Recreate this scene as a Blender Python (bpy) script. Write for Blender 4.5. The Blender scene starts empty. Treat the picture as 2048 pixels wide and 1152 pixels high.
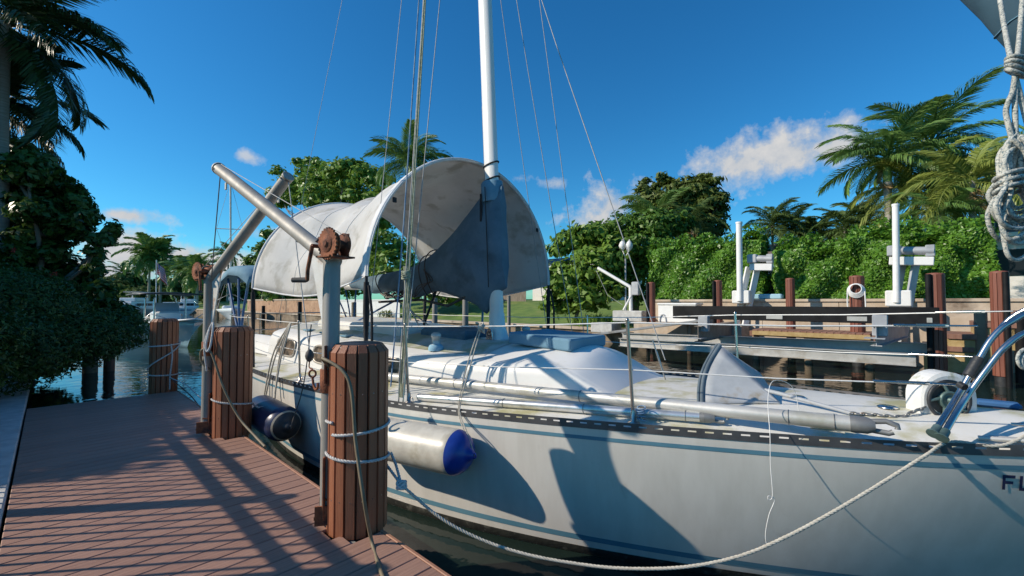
import bpy, math, random
import numpy as np
from mathutils import Vector, Matrix, Quaternion
random.seed(7); rng = np.random.default_rng(7)
S = bpy.context.scene
C = S.collection
# ---------------------------------------------------------------- camera
F = 870.0; HOR = 604.0; CH = 1.55            # focal length in px of a 2048 px wide frame, horizon row, eye height above the dock
PITCH = math.atan((HOR-576)/F)
cd = bpy.data.cameras.new('camera'); cam = bpy.data.objects.new('camera', cd); C.objects.link(cam)
cd.sensor_width = 36; cd.lens = 36*F/2048; cd.clip_start = .05; cd.clip_end = 3000
cam.location = (0, 0, CH); cam.rotation_euler = (math.pi/2+PITCH, 0, 0); S.camera = cam
# ---------------------------------------------------------------- light
SUNH = Vector((-.99, -.135, 0)).normalized(); SUNE = math.radians(31)
SUN = Vector((SUNH.x*math.cos(SUNE), SUNH.y*math.cos(SUNE), math.sin(SUNE)))
ld = bpy.data.lights.new('sun', 'SUN'); lo = bpy.data.objects.new('sun', ld); C.objects.link(lo)
ld.energy = 5.0; ld.angle = math.radians(.53); ld.color = (1, .885, .73)
lo.rotation_euler = (-SUN).to_track_quat('-Z', 'Y').to_euler(); lo.location = SUN*60
S.view_settings.view_transform = 'Standard'; S.view_settings.look = 'None'; S.view_settings.gamma = 1
S.view_settings.exposure = 0.0
def pray(px, py):
    d = Vector(((px-1024)/F, 1, (576-py)/F)); c, s = math.cos(PITCH), math.sin(PITCH)
    return Vector((d.x, d.y*c-d.z*s, d.y*s+d.z*c))
EYE = Vector((0, 0, CH))
def at_z(px, py, z): r = pray(px, py); return EYE+r*((z-CH)/r.z)
def at_y(px, py, Y): r = pray(px, py); return EYE+r*(Y/r.y)
W = bpy.data.worlds.new('World'); S.world = W; W.use_nodes = True
nt = W.node_tree; nt.nodes.clear()
def N(t, **k):
    n = nt.nodes.new(t)
    for a, b in k.items(): setattr(n, a, b)
    return n
def Lk(a, b): nt.links.new(a, b)
def M_(op, a, b=None, clamp=False):
    n = N('ShaderNodeMath', operation=op, use_clamp=clamp)
    for i, v in enumerate((a, b)):
        if v is None: continue
        if isinstance(v, (int, float)): n.inputs[i].default_value = v
        else: Lk(v, n.inputs[i])
    return n.outputs[0]
sky = N('ShaderNodeTexSky', sky_type='NISHITA', sun_disc=False, sun_elevation=SUNE, sun_rotation=math.atan2(SUN.x, SUN.y))
sky.air_density = 1.0; sky.dust_density = .3; sky.ozone_density = 3.0; sky.altitude = 0
hsv = N('ShaderNodeHueSaturation'); hsv.inputs['Saturation'].default_value = 1.25; hsv.inputs['Value'].default_value = 1.0
Lk(sky.outputs[0], hsv.inputs['Color'])
tc = N('ShaderNodeTexCoord')
no1 = N('ShaderNodeTexNoise'); no1.inputs['Scale'].default_value = 14; no1.inputs['Detail'].default_value = 9; no1.inputs['Roughness'].default_value = .62
Lk(tc.outputs['Generated'], no1.inputs['Vector'])
nf = M_('SUBTRACT', no1.outputs['Fac'], .5)
sep = N('ShaderNodeSeparateXYZ'); Lk(tc.outputs['Generated'], sep.inputs[0])
mask = None
def cloud(px, py, rx, ry, amp=1.0, k=2.6):      # a cumulus at a compass direction and height of the sky
    global mask
    c = pray(px, py).normalized(); tx = Vector((c.y, -c.x, 0)).normalized(); ty = c.cross(tx)*-1
    if ty.z < 0: ty = -ty
    def dot(v):
        n = N('ShaderNodeVectorMath', operation='DOT_PRODUCT'); Lk(tc.outputs['Generated'], n.inputs[0]); n.inputs[1].default_value = v; return n.outputs['Value']
    dist = (pray(px, py)).length
    sx = rx/F/dist**1.2; sy = ry/F/dist
    x = M_('DIVIDE', dot(tx), sx); y = M_('DIVIDE', dot(ty), sy)
    d = M_('SQRT', M_('ADD', M_('MULTIPLY', x, x), M_('MULTIPLY', y, y)))
    front = M_('GREATER_THAN', dot(c), .5)
    m = M_('SUBTRACT', .72*amp, M_('MULTIPLY', d, .62))
    m = M_('ADD', m, M_('MULTIPLY', nf, k))
    m = M_('MULTIPLY', M_('MULTIPLY', m, front), 1.6, True)
    m = M_('MULTIPLY', m, min(1, amp))
    mask = m if mask is None else M_('MAXIMUM', mask, m)
for a in ((1485, 325, 90, 46, 1.1), (1580, 308, 120, 50, 1.15), (1660, 298, 64, 34, 1.1), (1228, 415, 58, 44, 1.15), (1205, 445, 64, 32, 1.15), (255, 431, 60, 15, 1.05), (250, 505, 70, 36, 1.25),
          (375, 518, 60, 24, 1.2), (260, 545, 130, 32, 1.25), (493, 313, 30, 13, .75), (1040, 357, 32, 15, .75), (1110, 370, 36, 13, .7), (540, 466, 40, 14, .7),
          (470, 545, 130, 28, 1.1), (200, 470, 60, 22, .6), (1290, 385, 40, 14, .6), (2350, 330, 150, 60), (-500, 380, 200, 60)):
    cloud(*a)
# flat-based bank of small cumulus low over the horizon, all round
no2 = N('ShaderNodeTexNoise'); no2.inputs['Scale'].default_value = 6; no2.inputs['Detail'].default_value = 8
mp = N('ShaderNodeMapping'); mp.inputs['Scale'].default_value = (1, 1, 3.2); Lk(tc.outputs['Generated'], mp.inputs[0]); Lk(mp.outputs[0], no2.inputs['Vector'])
low = M_('MULTIPLY', M_('SUBTRACT', no2.outputs['Fac'], .56), 5, True)
band = M_('SUBTRACT', 1, M_('DIVIDE', sep.outputs['Z'], .10), True)
mask = M_('MAXIMUM', mask, M_('MULTIPLY', M_('MULTIPLY', low, band), .8))
cr = N('ShaderNodeMix', data_type='RGBA'); cr.inputs['A'].default_value = (3.4, 3.9, 4.6, 1); cr.inputs['B'].default_value = (5.6, 5.55, 5.5, 1)
Lk(M_('MULTIPLY_ADD' if False else 'ADD', M_('MULTIPLY', nf, 3), .55, True), cr.inputs['Factor'])
mx = N('ShaderNodeMix', data_type='RGBA'); Lk(mask, mx.inputs['Factor']); tint = N('ShaderNodeMix', data_type='RGBA', blend_type='MULTIPLY'); tint.inputs['Factor'].default_value = 1; tint.inputs['B'].default_value = (.42, 1.06, 1.22, 1); Lk(hsv.outputs[0], tint.inputs['A']); Lk(tint.outputs['Result'], mx.inputs['A']); Lk(cr.outputs['Result'], mx.inputs['B'])
bg = N('ShaderNodeBackground'); bg.inputs['Strength'].default_value = .122; Lk(mx.outputs['Result'], bg.inputs['Color'])
wo = N('ShaderNodeOutputWorld'); Lk(bg.outputs[0], wo.inputs[0])

# ---------------------------------------------------------------- frames of reference
DA = math.atan(928/F)                        # the dock and the canal run 47 degrees left of the view
DD = Vector((-math.sin(DA), math.cos(DA), 0)); DM = Vector((math.cos(DA), math.sin(DA), 0))
def D(s, m, z=0): return DD*s+DM*m+Vector((0, 0, z))          # along the dock, across the canal, height above dock boards
def at_m(px, py, m): r = pray(px, py); return EYE+r*(m/(r.x*DM.x+r.y*DM.y))
BA = math.radians(-40); UA = Vector((math.cos(BA), math.sin(BA), 0)); VA = Vector((-math.sin(BA), math.cos(BA), 0)); BK = 1.13; BO = Vector((-1.627, 6.983, -.2015))                # the boat is drawn 10.9 units long, origin and lengths then scaled about the camera
def B(u, v, z): return BO+UA*(u*BK)+VA*(v*BK)+Vector((0, 0, z*BK))   # towards the bow, towards starboard, height
def toB(p): q = p-BO; return q.dot(UA)/BK, q.dot(VA)/BK, p.z
WZ = -.484; WB = -.25                        # water level in the world and in the unscaled boat frame
def interp(pts):
    xs = np.array([p[0] for p in pts], float); ys = np.array([p[1] for p in pts], float)
    h = np.diff(xs); dl = np.diff(ys)/h; m = np.zeros(len(xs)); m[1:-1] = (dl[1:]*h[:-1]+dl[:-1]*h[1:])/(h[1:]+h[:-1]); m[0] = dl[0]; m[-1] = dl[-1]
    def f(x):
        x = min(max(x, xs[0]), xs[-1]); i = min(max(int(np.searchsorted(xs, x))-1, 0), len(h)-1); t = (x-xs[i])/h[i]
        return float((2*t**3-3*t*t+1)*ys[i]+(t**3-2*t*t+t)*h[i]*m[i]+(-2*t**3+3*t*t)*ys[i+1]+(t**3-t*t)*h[i]*m[i+1])
    return f
# ---------------------------------------------------------------- materials
MATS = {}
def mat(name, c, c2=None, rough=.5, metal=0, scale=4, st=(1, 1, 1), bump=0, bscale=40, bst=None, detail=6, lo=.38, hi=.62, island=0, objr=0, coat=0, trans=0, spec=.5, c3=None, s3=2, t3=.62, rvar=0):
    m = bpy.data.materials.new(name); m.use_nodes = True; t = m.node_tree; n = t.nodes; l = t.links; p = n['Principled BSDF']
    def nn(k, **a):
        o = n.new(k)
        for q, w in a.items(): setattr(o, q, w)
        return o
    tcx = nn('ShaderNodeTexCoord')
    def noise(sc, stv, det=detail):
        mpn = nn('ShaderNodeMapping'); mpn.inputs['Scale'].default_value = stv; l.new(tcx.outputs['Object'], mpn.inputs[0])
        z = nn('ShaderNodeTexNoise'); z.inputs['Scale'].default_value = sc; z.inputs['Detail'].default_value = det; z.inputs['Roughness'].default_value = .6; l.new(mpn.outputs[0], z.inputs['Vector']); return z.outputs['Fac']
    def ramp(f, a, b):
        r = nn('ShaderNodeMapRange'); r.inputs['From Min'].default_value = a; r.inputs['From Max'].default_value = b; l.new(f, r.inputs['Value']); return r.outputs[0]
    col = None
    if c2 is None: p.inputs['Base Color'].default_value = (*c, 1)
    else:
        x = nn('ShaderNodeMix', data_type='RGBA'); x.inputs['A'].default_value = (*c, 1); x.inputs['B'].default_value = (*c2, 1)
        f = ramp(noise(scale, st), lo, hi)
        if island or objr:
            if island: g = nn('ShaderNodeNewGeometry').outputs['Random Per Island']; w = island
            else: g = nn('ShaderNodeObjectInfo').outputs['Random']; w = objr
            y = nn('ShaderNodeMix', data_type='FLOAT'); y.inputs['Factor'].default_value = w; l.new(f, y.inputs['A']); l.new(g, y.inputs['B']); f = y.outputs['Result']
        l.new(f, x.inputs['Factor']); col = x.outputs['Result']
    if c3:
        x = nn('ShaderNodeMix', data_type='RGBA'); x.inputs['B'].default_value = (*c3, 1); l.new(ramp(noise(s3, (1, 1, 1), 8), t3-.05, t3+.07), x.inputs['Factor'])
        if col: l.new(col, x.inputs['A'])
        else: x.inputs['A'].default_value = (*c, 1)
        col = x.outputs['Result']
    if col: l.new(col, p.inputs['Base Color'])
    p.inputs['Roughness'].default_value = rough; p.inputs['Metallic'].default_value = metal; p.inputs['Coat Weight'].default_value = coat; p.inputs['Specular IOR Level'].default_value = spec
    if rvar:
        r = nn('ShaderNodeMapRange'); r.inputs['To Min'].default_value = rough-rvar; r.inputs['To Max'].default_value = rough+rvar; l.new(noise(scale*2.3, st), r.inputs['Value']); l.new(r.outputs[0], p.inputs['Roughness'])
    if bump:
        bn = nn('ShaderNodeBump'); bn.inputs['Strength'].default_value = min(1, bump); bn.inputs['Distance'].default_value = .01*max(1, bump); l.new(noise(bscale, bst or st, 5), bn.inputs['Height']); l.new(bn.outputs[0], p.inputs['Normal'])
    if trans:
        tr = nn('ShaderNodeBsdfTranslucent'); ms = nn('ShaderNodeMixShader'); ms.inputs[0].default_value = trans
        if col: l.new(col, tr.inputs[0])
        else: tr.inputs[0].default_value = (*c, 1)
        l.new(p.outputs[0], ms.inputs[1]); l.new(tr.outputs[0], ms.inputs[2]); l.new(ms.outputs[0], n['Material Output'].inputs[0])
    MATS[name] = m; return m
mat('plank', (.25, .135, .098), (.39, .225, .165), rough=.6, scale=9, st=(.25, 6, 6), bump=.5, bscale=14, bst=(.4, 12, 1), objr=.35, rvar=.12)
mat('fascia', (.30, .14, .085), (.36, .18, .11), rough=.6, scale=6, bump=.2)
mat('slat', (.23, .075, .034), (.34, .125, .060), rough=.55, scale=7, st=(6, 6, .3), bump=.4, bscale=16, bst=(10, 10, .4), objr=.5)
mat('slat_far', (.17, .055, .035), (.23, .08, .05), rough=.6, scale=7, st=(6, 6, .3))
mat('black_plastic', (.018, .02, .024), (.035, .037, .04), rough=.5, scale=8, bump=.2)
mat('galv', (.255, .24, .215), (.35, .33, .30), rough=.6, metal=.25, scale=5, st=(1, 1, .35), bump=.12, bscale=30, c3=(.28, .20, .12), s3=2.2, t3=.66, rvar=.1)
mat('white_rust', (.55, .53, .49), (.68, .67, .64), rough=.5, scale=4, c3=(.33, .13, .04), s3=3.0, t3=.56, bump=.15)
mat('rust', (.16, .048, .022), (.30, .10, .04), rough=.85, scale=14, bump=.8, bscale=55, c3=(.07, .03, .02), s3=9, t3=.55)
mat('dark_grip', (.05, .045, .043), (.09, .08, .075), rough=.7, scale=10)
mat('concrete', (.42, .41, .39), (.55, .54, .51), rough=.85, scale=5, bump=.5, bscale=60, c3=(.28, .27, .25), s3=1.4, t3=.6)
mat('seawall', (.42, .33, .24), (.56, .46, .36), rough=.9, scale=1.4, bump=.4, bscale=20, c3=(.20, .15, .11), s3=.7, t3=.62)
mat('seawall_dark', (.20, .15, .10), (.30, .23, .16), rough=.9, scale=1.2, bump=.5, bscale=12, c3=(.06, .045, .03), s3=.8, t3=.55)
mat('gel', (.60, .575, .525), (.66, .635, .585), rough=.3, scale=1.4, st=(5, 5, .5), c3=(.50, .475, .43), s3=2.6, t3=.68, spec=.5, rvar=.05)
mat('deck_white', (.62, .61, .56), (.70, .69, .65), rough=.5, scale=2.4, c3=(.43, .40, .22), s3=1.9, t3=.54, bump=.08, bscale=90)
mat('cabin_white', (.70, .69, .66), (.75, .74, .71), rough=.38, scale=1.6, c3=(.60, .58, .50), s3=2.1, t3=.66)
mat('roof_dirty', (.46, .46, .41), (.58, .57, .53), rough=.55, scale=2.4, c3=(.33, .34, .22), s3=2.6, t3=.52)
mat('teal', (.09, .22, .30), (.12, .26, .34), rough=.35, scale=3)
mat('bottom_paint', (.012, .013, .012), (.03, .032, .026), rough=.7, scale=10, bump=.5, bscale=30, c3=(.10, .10, .085), s3=12, t3=.6)
mat('toe_rail', (.085, .085, .09), (.12, .12, .125), rough=.45, metal=.5, scale=6)
mat('alu', (.60, .60, .59), (.70, .70, .69), rough=.33, metal=.75, scale=4, st=(.6, .6, 9), c3=(.45, .44, .40), s3=4, t3=.6, rvar=.08)
mat('alu_dull', (.48, .47, .44), (.60, .59, .56), rough=.45, metal=.35, scale=4, c3=(.40, .39, .32), s3=3, t3=.6, bump=.05, rvar=.08)
mat('alu_end', (.20, .20, .20), (.26, .26, .25), rough=.5, metal=.4, scale=7)
mat('steel', (.52, .50, .48), (.62, .60, .58), rough=.24, metal=1, scale=6, rvar=.05)
mat('steel_dull', (.42, .37, .33), (.52, .46, .41), rough=.3, metal=.9, scale=6)
mat('wire', (.30, .30, .30), (.42, .42, .41), rough=.6, metal=.1, scale=30)
mat('life', (.72, .70, .66), (.80, .79, .76), rough=.4, scale=20)
mat('mast_paint', (.74, .73, .70), (.80, .79, .77), rough=.3, scale=2, st=(1, 1, .3))
mat('canvas_blue', (.085, .15, .205), (.125, .20, .26), rough=.85, scale=3, bump=.3, bscale=9, trans=.08, c3=(.07, .115, .15), s3=2.1, t3=.6)
mat('canvas_faded', (.12, .25, .34), (.17, .31, .41), rough=.85, scale=3, bump=.25, bscale=9, trans=.06)
mat('canvas_cyan', (.20, .38, .50), (.25, .44, .56), rough=.8, scale=3, bump=.2, bscale=9)
mat('canvas_white', (.60, .59, .565), (.69, .68, .655), rough=.85, scale=1.6, bump=.5, bscale=5, trans=.22, c3=(.47, .455, .41), s3=2.6, t3=.58)
mat('canvas_hem', (.62, .62, .62), (.70, .70, .70), rough=.8, scale=6, bump=.2)
mat('black_web', (.012, .012, .014), (.025, .025, .028), rough=.8, scale=10)
mat('window', (.16, .12, .085), (.26, .20, .15), rough=.25, scale=9, st=(1, 1, 4), c3=(.07, .06, .05), s3=6, t3=.5)
mat('window_frame', (.34, .31, .27), (.42, .38, .33), rough=.4, metal=.4, scale=6)
mat('rubber_white', (.44, .42, .37), (.55, .53, .47), rough=.38, scale=6, st=(1, 1, 1), c3=(.42, .39, .32), s3=5, t3=.58, bump=.12, bscale=40)
mat('rubber_blue', (.012, .04, .26), (.02, .06, .34), rough=.3, scale=6)
mat('rubber_navy', (.014, .022, .06), (.024, .034, .085), rough=.35, scale=6)
mat('rubber_tan', (.42, .36, .27), rough=.4)
mat('rope', (.42, .39, .33), (.55, .52, .45), rough=.85, scale=60, bump=.3, bscale=200)
mat('rope_grey', (.44, .43, .42), (.60, .59, .57), rough=.85, scale=40, bump=.3, bscale=200)
mat('rope_green', (.25, .27, .17), (.42, .43, .32), rough=.85, scale=30)
mat('rope_fleck', (.42, .41, .36), (.58, .57, .51), rough=.85, scale=25, c3=(.10, .15, .17), s3=95, t3=.54, bump=.5, bscale=150)
mat('rope_blue', (.10, .20, .34), (.30, .38, .46), rough=.85, scale=8)
mat('rope_dark', (.045, .04, .038), (.09, .08, .075), rough=.85, scale=20)
mat('hose', (.16, .125, .075), (.22, .175, .11), rough=.6, scale=12)
mat('chain', (.24, .24, .235), (.38, .37, .35), rough=.4, metal=.7, scale=25, c3=(.30, .17, .09), s3=20, t3=.62)
mat('anchor', (.30, .32, .34), (.38, .40, .42), rough=.6, metal=.0, scale=5, c3=(.28, .25, .20), s3=5, t3=.62)
mat('anchor_rim', (.10, .13, .15), (.15, .185, .21), rough=.45, scale=5)
mat('bronze_green', (.07, .12, .11), (.13, .20, .19), rough=.5, metal=.3, scale=10)
mat('windlass_white', (.68, .68, .66), (.76, .76, .74), rough=.35, scale=4, c3=(.38, .38, .24), s3=7, t3=.58)
mat('blue_paint', (.04, .28, .50), (.07, .36, .58), rough=.5, scale=12)
mat('blue_tube', (.03, .10, .24), (.05, .14, .30), rough=.5, scale=4)
mat('alu_beam', (.42, .41, .385), (.52, .51, .48), rough=.45, metal=.3, scale=2, c3=(.33, .30, .25), s3=1.5, t3=.6)
mat('lift_grey', (.34, .35, .37), (.44, .45, .46), rough=.5, metal=.2, scale=3)
mat('lift_brown', (.20, .165, .13), (.27, .23, .19), rough=.6, scale=3)
mat('rubber_black', (.006, .006, .007), (.014, .014, .015), spec=.2, rough=.6, scale=3, st=(1, 1, 1), bump=.1)
mat('pvc', (.74, .73, .71), (.80, .79, .77), rough=.35, scale=3)
mat('box_white', (.72, .71, .68), (.78, .77, .75), rough=.45, scale=3)
mat('far_deck', (.20, .10, .07), (.27, .145, .105), rough=.8, scale=4, st=(1, 5, 1))
mat('deck_gold', (.36, .25, .10), (.46, .34, .16), rough=.7, scale=5)
mat('grey_wood', (.20, .185, .165), (.30, .28, .25), rough=.9, scale=3, st=(6, 6, .5), bump=.4)
mat('lawn', (.09, .16, .025), (.17, .24, .04), rough=.95, scale=1.2, bump=1, bscale=60, detail=10, c3=(.18, .20, .05), s3=.6, t3=.6)
mat('soil', (.06, .045, .03), (.10, .08, .05), rough=.95, scale=2, bump=1, bscale=20)
mat('white_vinyl', (.70, .69, .66), (.76, .75, .73), rough=.5, scale=2)
mat('stucco', (.66, .64, .60), (.72, .70, .66), rough=.9, scale=4, bump=.3)
mat('roof_dark', (.05, .055, .07), (.08, .085, .10), rough=.6, scale=4)
mat('roof_brown', (.15, .115, .10), (.22, .17, .15), rough=.85, scale=3, st=(1, 6, 1))
mat('dark_glass', (.015, .02, .024), rough=.35, spec=.2)
mat('boat_white', (.70, .70, .69), (.76, .76, .75), rough=.25, scale=2)
mat('boat_teal', (.30, .50, .60), (.36, .56, .66), rough=.25, scale=2)
mat('boat_beige', (.46, .42, .36), (.55, .50, .43), rough=.5, scale=3)  # plain beige for the boat seat and davit sheaves
mat('bark', (.16, .13, .10), (.24, .20, .165), rough=.95, scale=5, st=(1, 1, .4), bump=1, bscale=14)
mat('palm_bark', (.26, .235, .20), (.38, .35, .31), rough=.9, scale=4, st=(.4, .4, 7), bump=.9, bscale=3, bst=(.3, .3, 9))
mat('crownshaft', (.16, .24, .04), (.22, .30, .06), rough=.5, scale=3)
mat('dead_frond', (.22, .14, .06), (.34, .23, .10), rough=.9, scale=4)
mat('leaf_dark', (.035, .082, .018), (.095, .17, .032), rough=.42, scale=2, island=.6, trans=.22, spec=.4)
mat('leaf_mid', (.06, .14, .02), (.14, .25, .04), rough=.42, scale=1, island=.6, trans=.28, spec=.35)
mat('leaf_hedge', (.06, .18, .018), (.20, .38, .045), rough=.38, scale=1, island=.65, trans=.28, spec=.45)
mat('leaf_lime', (.11, .22, .03), (.24, .36, .06), rough=.42, scale=1, island=.65, trans=.32, spec=.35)
mat('leaf_olive', (.08, .125, .026), (.17, .21, .045), rough=.5, scale=1, island=.6, trans=.25, spec=.35)
mat('leaf_far', (.06, .11, .03), (.13, .19, .05), rough=.6, scale=.5, island=.6, trans=.25, spec=.25)
mat('frond', (.07, .15, .035), (.19, .31, .075), rough=.42, scale=1, island=.5, trans=.25, spec=.4)
mat('frond_yel', (.15, .20, .035), (.31, .35, .08), rough=.45, scale=1, island=.6, trans=.28, spec=.4)
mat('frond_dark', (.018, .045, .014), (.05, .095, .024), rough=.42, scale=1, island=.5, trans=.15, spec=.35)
mat('fence_bronze', (.05, .045, .04), (.07, .062, .055), rough=.5, scale=3)
mat('brick_tan', (.34, .20, .12), (.46, .29, .18), rough=.9, scale=2, c3=(.18, .10, .06), s3=1, t3=.6)
mat('sail_uv_shaded', (.03, .075, .11), (.045, .10, .14), rough=.85, scale=3, bump=.2, bscale=9)  # furled sail's blue canvas darkened: shade of its underside put into the colour
mat('ink', (.03, .035, .09), rough=.4)
mat('red_flower', (.45, .04, .02), rough=.6)
mat('acrylic', (.30, .35, .38), (.36, .41, .44), rough=.15, scale=2)
# ---------------------------------------------------------------- mesh helpers
ORG = {}                                     # world origin of every object built
class MB:
    def __init__(s): s.v = []; s.f = []; s.sm = []
    def add(s, vs, fs, smooth=False):
        o = len(s.v); s.v += [Vector(x) for x in vs]; s.f += [tuple(i+o for i in f) for f in fs]; s.sm += [smooth]*len(fs); return s
    def box(s, c, sx, sy, sz, ax=None, bev=0):      # centre, sizes along the axes ax=(x,y,z)
        X, Y, Z = ax or (Vector((1, 0, 0)), Vector((0, 1, 0)), Vector((0, 0, 1))); c = Vector(c)
        if not bev:
            vs = [c+X*(i*sx/2)+Y*(j*sy/2)+Z*(k*sz/2) for i in (-1, 1) for j in (-1, 1) for k in (-1, 1)]
            return s.add(vs, [(0, 1, 3, 2), (4, 6, 7, 5), (0, 4, 5, 1), (2, 3, 7, 6), (0, 2, 6, 4), (1, 5, 7, 3)])
        def ring(k, e):
            a, b = sx/2-e, sy/2-e; q = bev
            return [c+X*x+Y*y+Z*k for x, y in ((-a+q, -b), (a-q, -b), (a, -b+q), (a, b-q), (a-q, b), (-a+q, b), (-a, b-q), (-a, -b+q))]
        s.loft([ring(-sz/2, bev), ring(-sz/2+bev, 0), ring(sz/2-bev, 0), ring(sz/2, bev)], True, True); return s
    def loft(s, rings, closed=True, caps=False, smooth=False):
        n = len(rings[0]); vs = [p for r in rings for p in r]; fs = []
        for i in range(len(rings)-1):
            for j in range(n if closed else n-1):
                k = (j+1) % n; fs.append((i*n+j, i*n+k, (i+1)*n+k, (i+1)*n+j))
        s.add(vs, fs, smooth)
        if caps: s.add(rings[0], [tuple(range(n-1, -1, -1))]); s.add(rings[-1], [tuple(range(n))])
        return s
    def tube(s, pts, r, n=8, caps=True, closed=False, smooth=True):
        pts = [Vector(p) for p in pts]; m = len(pts); rs = r if isinstance(r, (list, tuple)) else [r]*m
        def tan(i):
            if closed: return (pts[(i+1) % m]-pts[i-1]).normalized()
            t = pts[min(i+1, m-1)]-pts[max(i-1, 0)]; return t.normalized() if t.length > 1e-9 else Vector((0, 0, 1))
        t0 = tan(0); nr = t0.orthogonal().normalized(); rings = []
        for i in range(m):
            t = tan(i); q = t0.rotation_difference(t); nr = (q@nr); nr = (nr-t*nr.dot(t)).normalized(); t0 = t; bn = t.cross(nr)
            rings.append([pts[i]+(nr*math.cos(2*math.pi*k/n)+bn*math.sin(2*math.pi*k/n))*rs[i] for k in range(n)])
        if closed: rings.append(rings[0])
        return s.loft(rings, True, caps and not closed, smooth)
    def cyl(s, a, b, r, n=12, r2=None): return s.tube([a, b], [r, r if r2 is None else r2], n)
    def lathe(s, base, prof, n=16, ax=Vector((0, 0, 1)), caps=True):
        ax = Vector(ax).normalized(); X = ax.orthogonal().normalized(); Y = ax.cross(X); base = Vector(base)
        return s.loft([[base+ax*h+(X*math.cos(2*math.pi*k/n)+Y*math.sin(2*math.pi*k/n))*r for k in range(n)] for r, h in prof], True, caps, True)
    def prism(s, poly, ext):
        ext = Vector(ext); n = len(poly); a = [Vector(p) for p in poly]; b = [p+ext for p in a]
        return s.add(a+b, [tuple(range(n-1, -1, -1)), tuple(range(n, 2*n))]+[(i, (i+1) % n, n+(i+1) % n, n+i) for i in range(n)])
    def build(s, name, m, parent=None, org=None, kind=None, label=None):
        po = ORG.get(parent.name, Vector()) if parent else Vector()
        o_ = Vector(org) if org is not None else po
        if parent is None and org is None and s.v: o_ = sum(s.v, Vector())/len(s.v); o_.z = min(p.z for p in s.v)
        me = bpy.data.meshes.new(name); me.from_pydata([p-o_ for p in s.v], [], s.f); me.polygons.foreach_set('use_smooth', s.sm)
        me.materials.append(MATS[m]); me.validate(); me.update()
        if True:
            import bmesh
            bm = bmesh.new(); bm.from_mesh(me); bmesh.ops.recalc_face_normals(bm, faces=bm.faces); bm.to_mesh(me); bm.free()
        return link(name, me, parent, o_, kind, label)
def link(name, me, parent=None, org=Vector(), kind=None, label=None):
    o = bpy.data.objects.new(name, me); C.objects.link(o); po = ORG.get(parent.name, Vector()) if parent else Vector()
    if parent: o.parent = parent
    o.location = Vector(org)-po; ORG[o.name] = Vector(org)
    if kind: o['kind'] = kind
    if label: o['label'] = label
    return o
def tag(o, label, cat, group=None):
    o['label'] = label; o['category'] = cat
    if group: o['group'] = group
    return o
def thing(name, label, cat, loc, group=None):
    o = bpy.data.objects.new(name, None); C.objects.link(o); o.location = loc; o.empty_display_size = .1; ORG[o.name] = Vector(loc); return tag(o, label, cat, group)
def curve(pts, n=24):                        # Catmull-Rom through points
    P = [Vector(p) for p in pts]; P = [P[0]*2-P[1]]+P+[P[-1]*2-P[-2]]; out = []
    for i in range(1, len(P)-2):
        for k in range(n):
            t = k/n; out.append(.5*((2*P[i])+(P[i+1]-P[i-1])*t+(2*P[i-1]-5*P[i]+4*P[i+1]-P[i+2])*t*t+(-P[i-1]+3*P[i]-3*P[i+1]+P[i+2])*t**3))
    return out+[P[-2]]
def resample(pts, step):
    pts = [Vector(p) for p in pts]; L = [0]
    for a, b in zip(pts, pts[1:]): L.append(L[-1]+(b-a).length)
    n = max(2, int(L[-1]/step)+1); out = []; j = 0
    for i in range(n+1):
        t = L[-1]*i/n
        while j < len(L)-2 and L[j+1] < t: j += 1
        out.append(pts[j].lerp(pts[j+1], (t-L[j])/max(1e-9, L[j+1]-L[j])))
    return out
def laid(mb, pts, r, pitch=None, n=5):       # three-strand laid rope
    pitch = pitch or r*7; P = resample(pts, pitch/7); t0 = (P[1]-P[0]).normalized(); nr = t0.orthogonal().normalized(); fr = []
    for i in range(len(P)):
        t = (P[min(i+1, len(P)-1)]-P[max(i-1, 0)]).normalized(); nr = t0.rotation_difference(t)@nr; nr = (nr-t*nr.dot(t)).normalized(); t0 = t; fr.append((nr.copy(), t.cross(nr)))
    for k in range(3):
        mb.tube([P[i]+(fr[i][0]*math.cos(i*2*math.pi/7+k*2.0944)+fr[i][1]*math.sin(i*2*math.pi/7+k*2.0944))*r*.5 for i in range(len(P))], r*.56, n)
    return mb
def wrap(c, r, z0, z1, turns=1.0, a0=0, n=40): return [Vector((c.x+r*math.cos(a0+2*math.pi*turns*i/n), c.y+r*math.sin(a0+2*math.pi*turns*i/n), z0+(z1-z0)*i/n)) for i in range(n+1)]
ZU = Vector((0, 0, 1))
# ---------------------------------------------------------------- water, ground, sky-side setting
def sheet(name, poly, z, m, kind='structure'):
    o = MB().add([(x, y, z) for x, y in poly], [tuple(range(len(poly)))]).build(name, m, org=(0, 0, 0), kind=kind); return o
wm = bpy.data.materials.new('water'); wm.use_nodes = True; t = wm.node_tree; p = t.nodes['Principled BSDF']
p.inputs['Base Color'].default_value = (.012, .022, .018, 1); p.inputs['Roughness'].default_value = .03; p.inputs['IOR'].default_value = 1.33
tcw = t.nodes.new('ShaderNodeTexCoord'); hs = []
for sc, st in ((.9, (1, 1.6, 1)), (3.2, (1.3, 1, 1)), (9, (1, 1, 1))):
    mpw = t.nodes.new('ShaderNodeMapping'); mpw.inputs['Scale'].default_value = st; mpw.inputs['Rotation'].default_value = (0, 0, .8); nw = t.nodes.new('ShaderNodeTexNoise'); nw.inputs['Scale'].default_value = sc; nw.inputs['Detail'].default_value = 3
    t.links.new(tcw.outputs['Object'], mpw.inputs[0]); t.links.new(mpw.outputs[0], nw.inputs['Vector']); hs.append(nw.outputs['Fac'])
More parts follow.
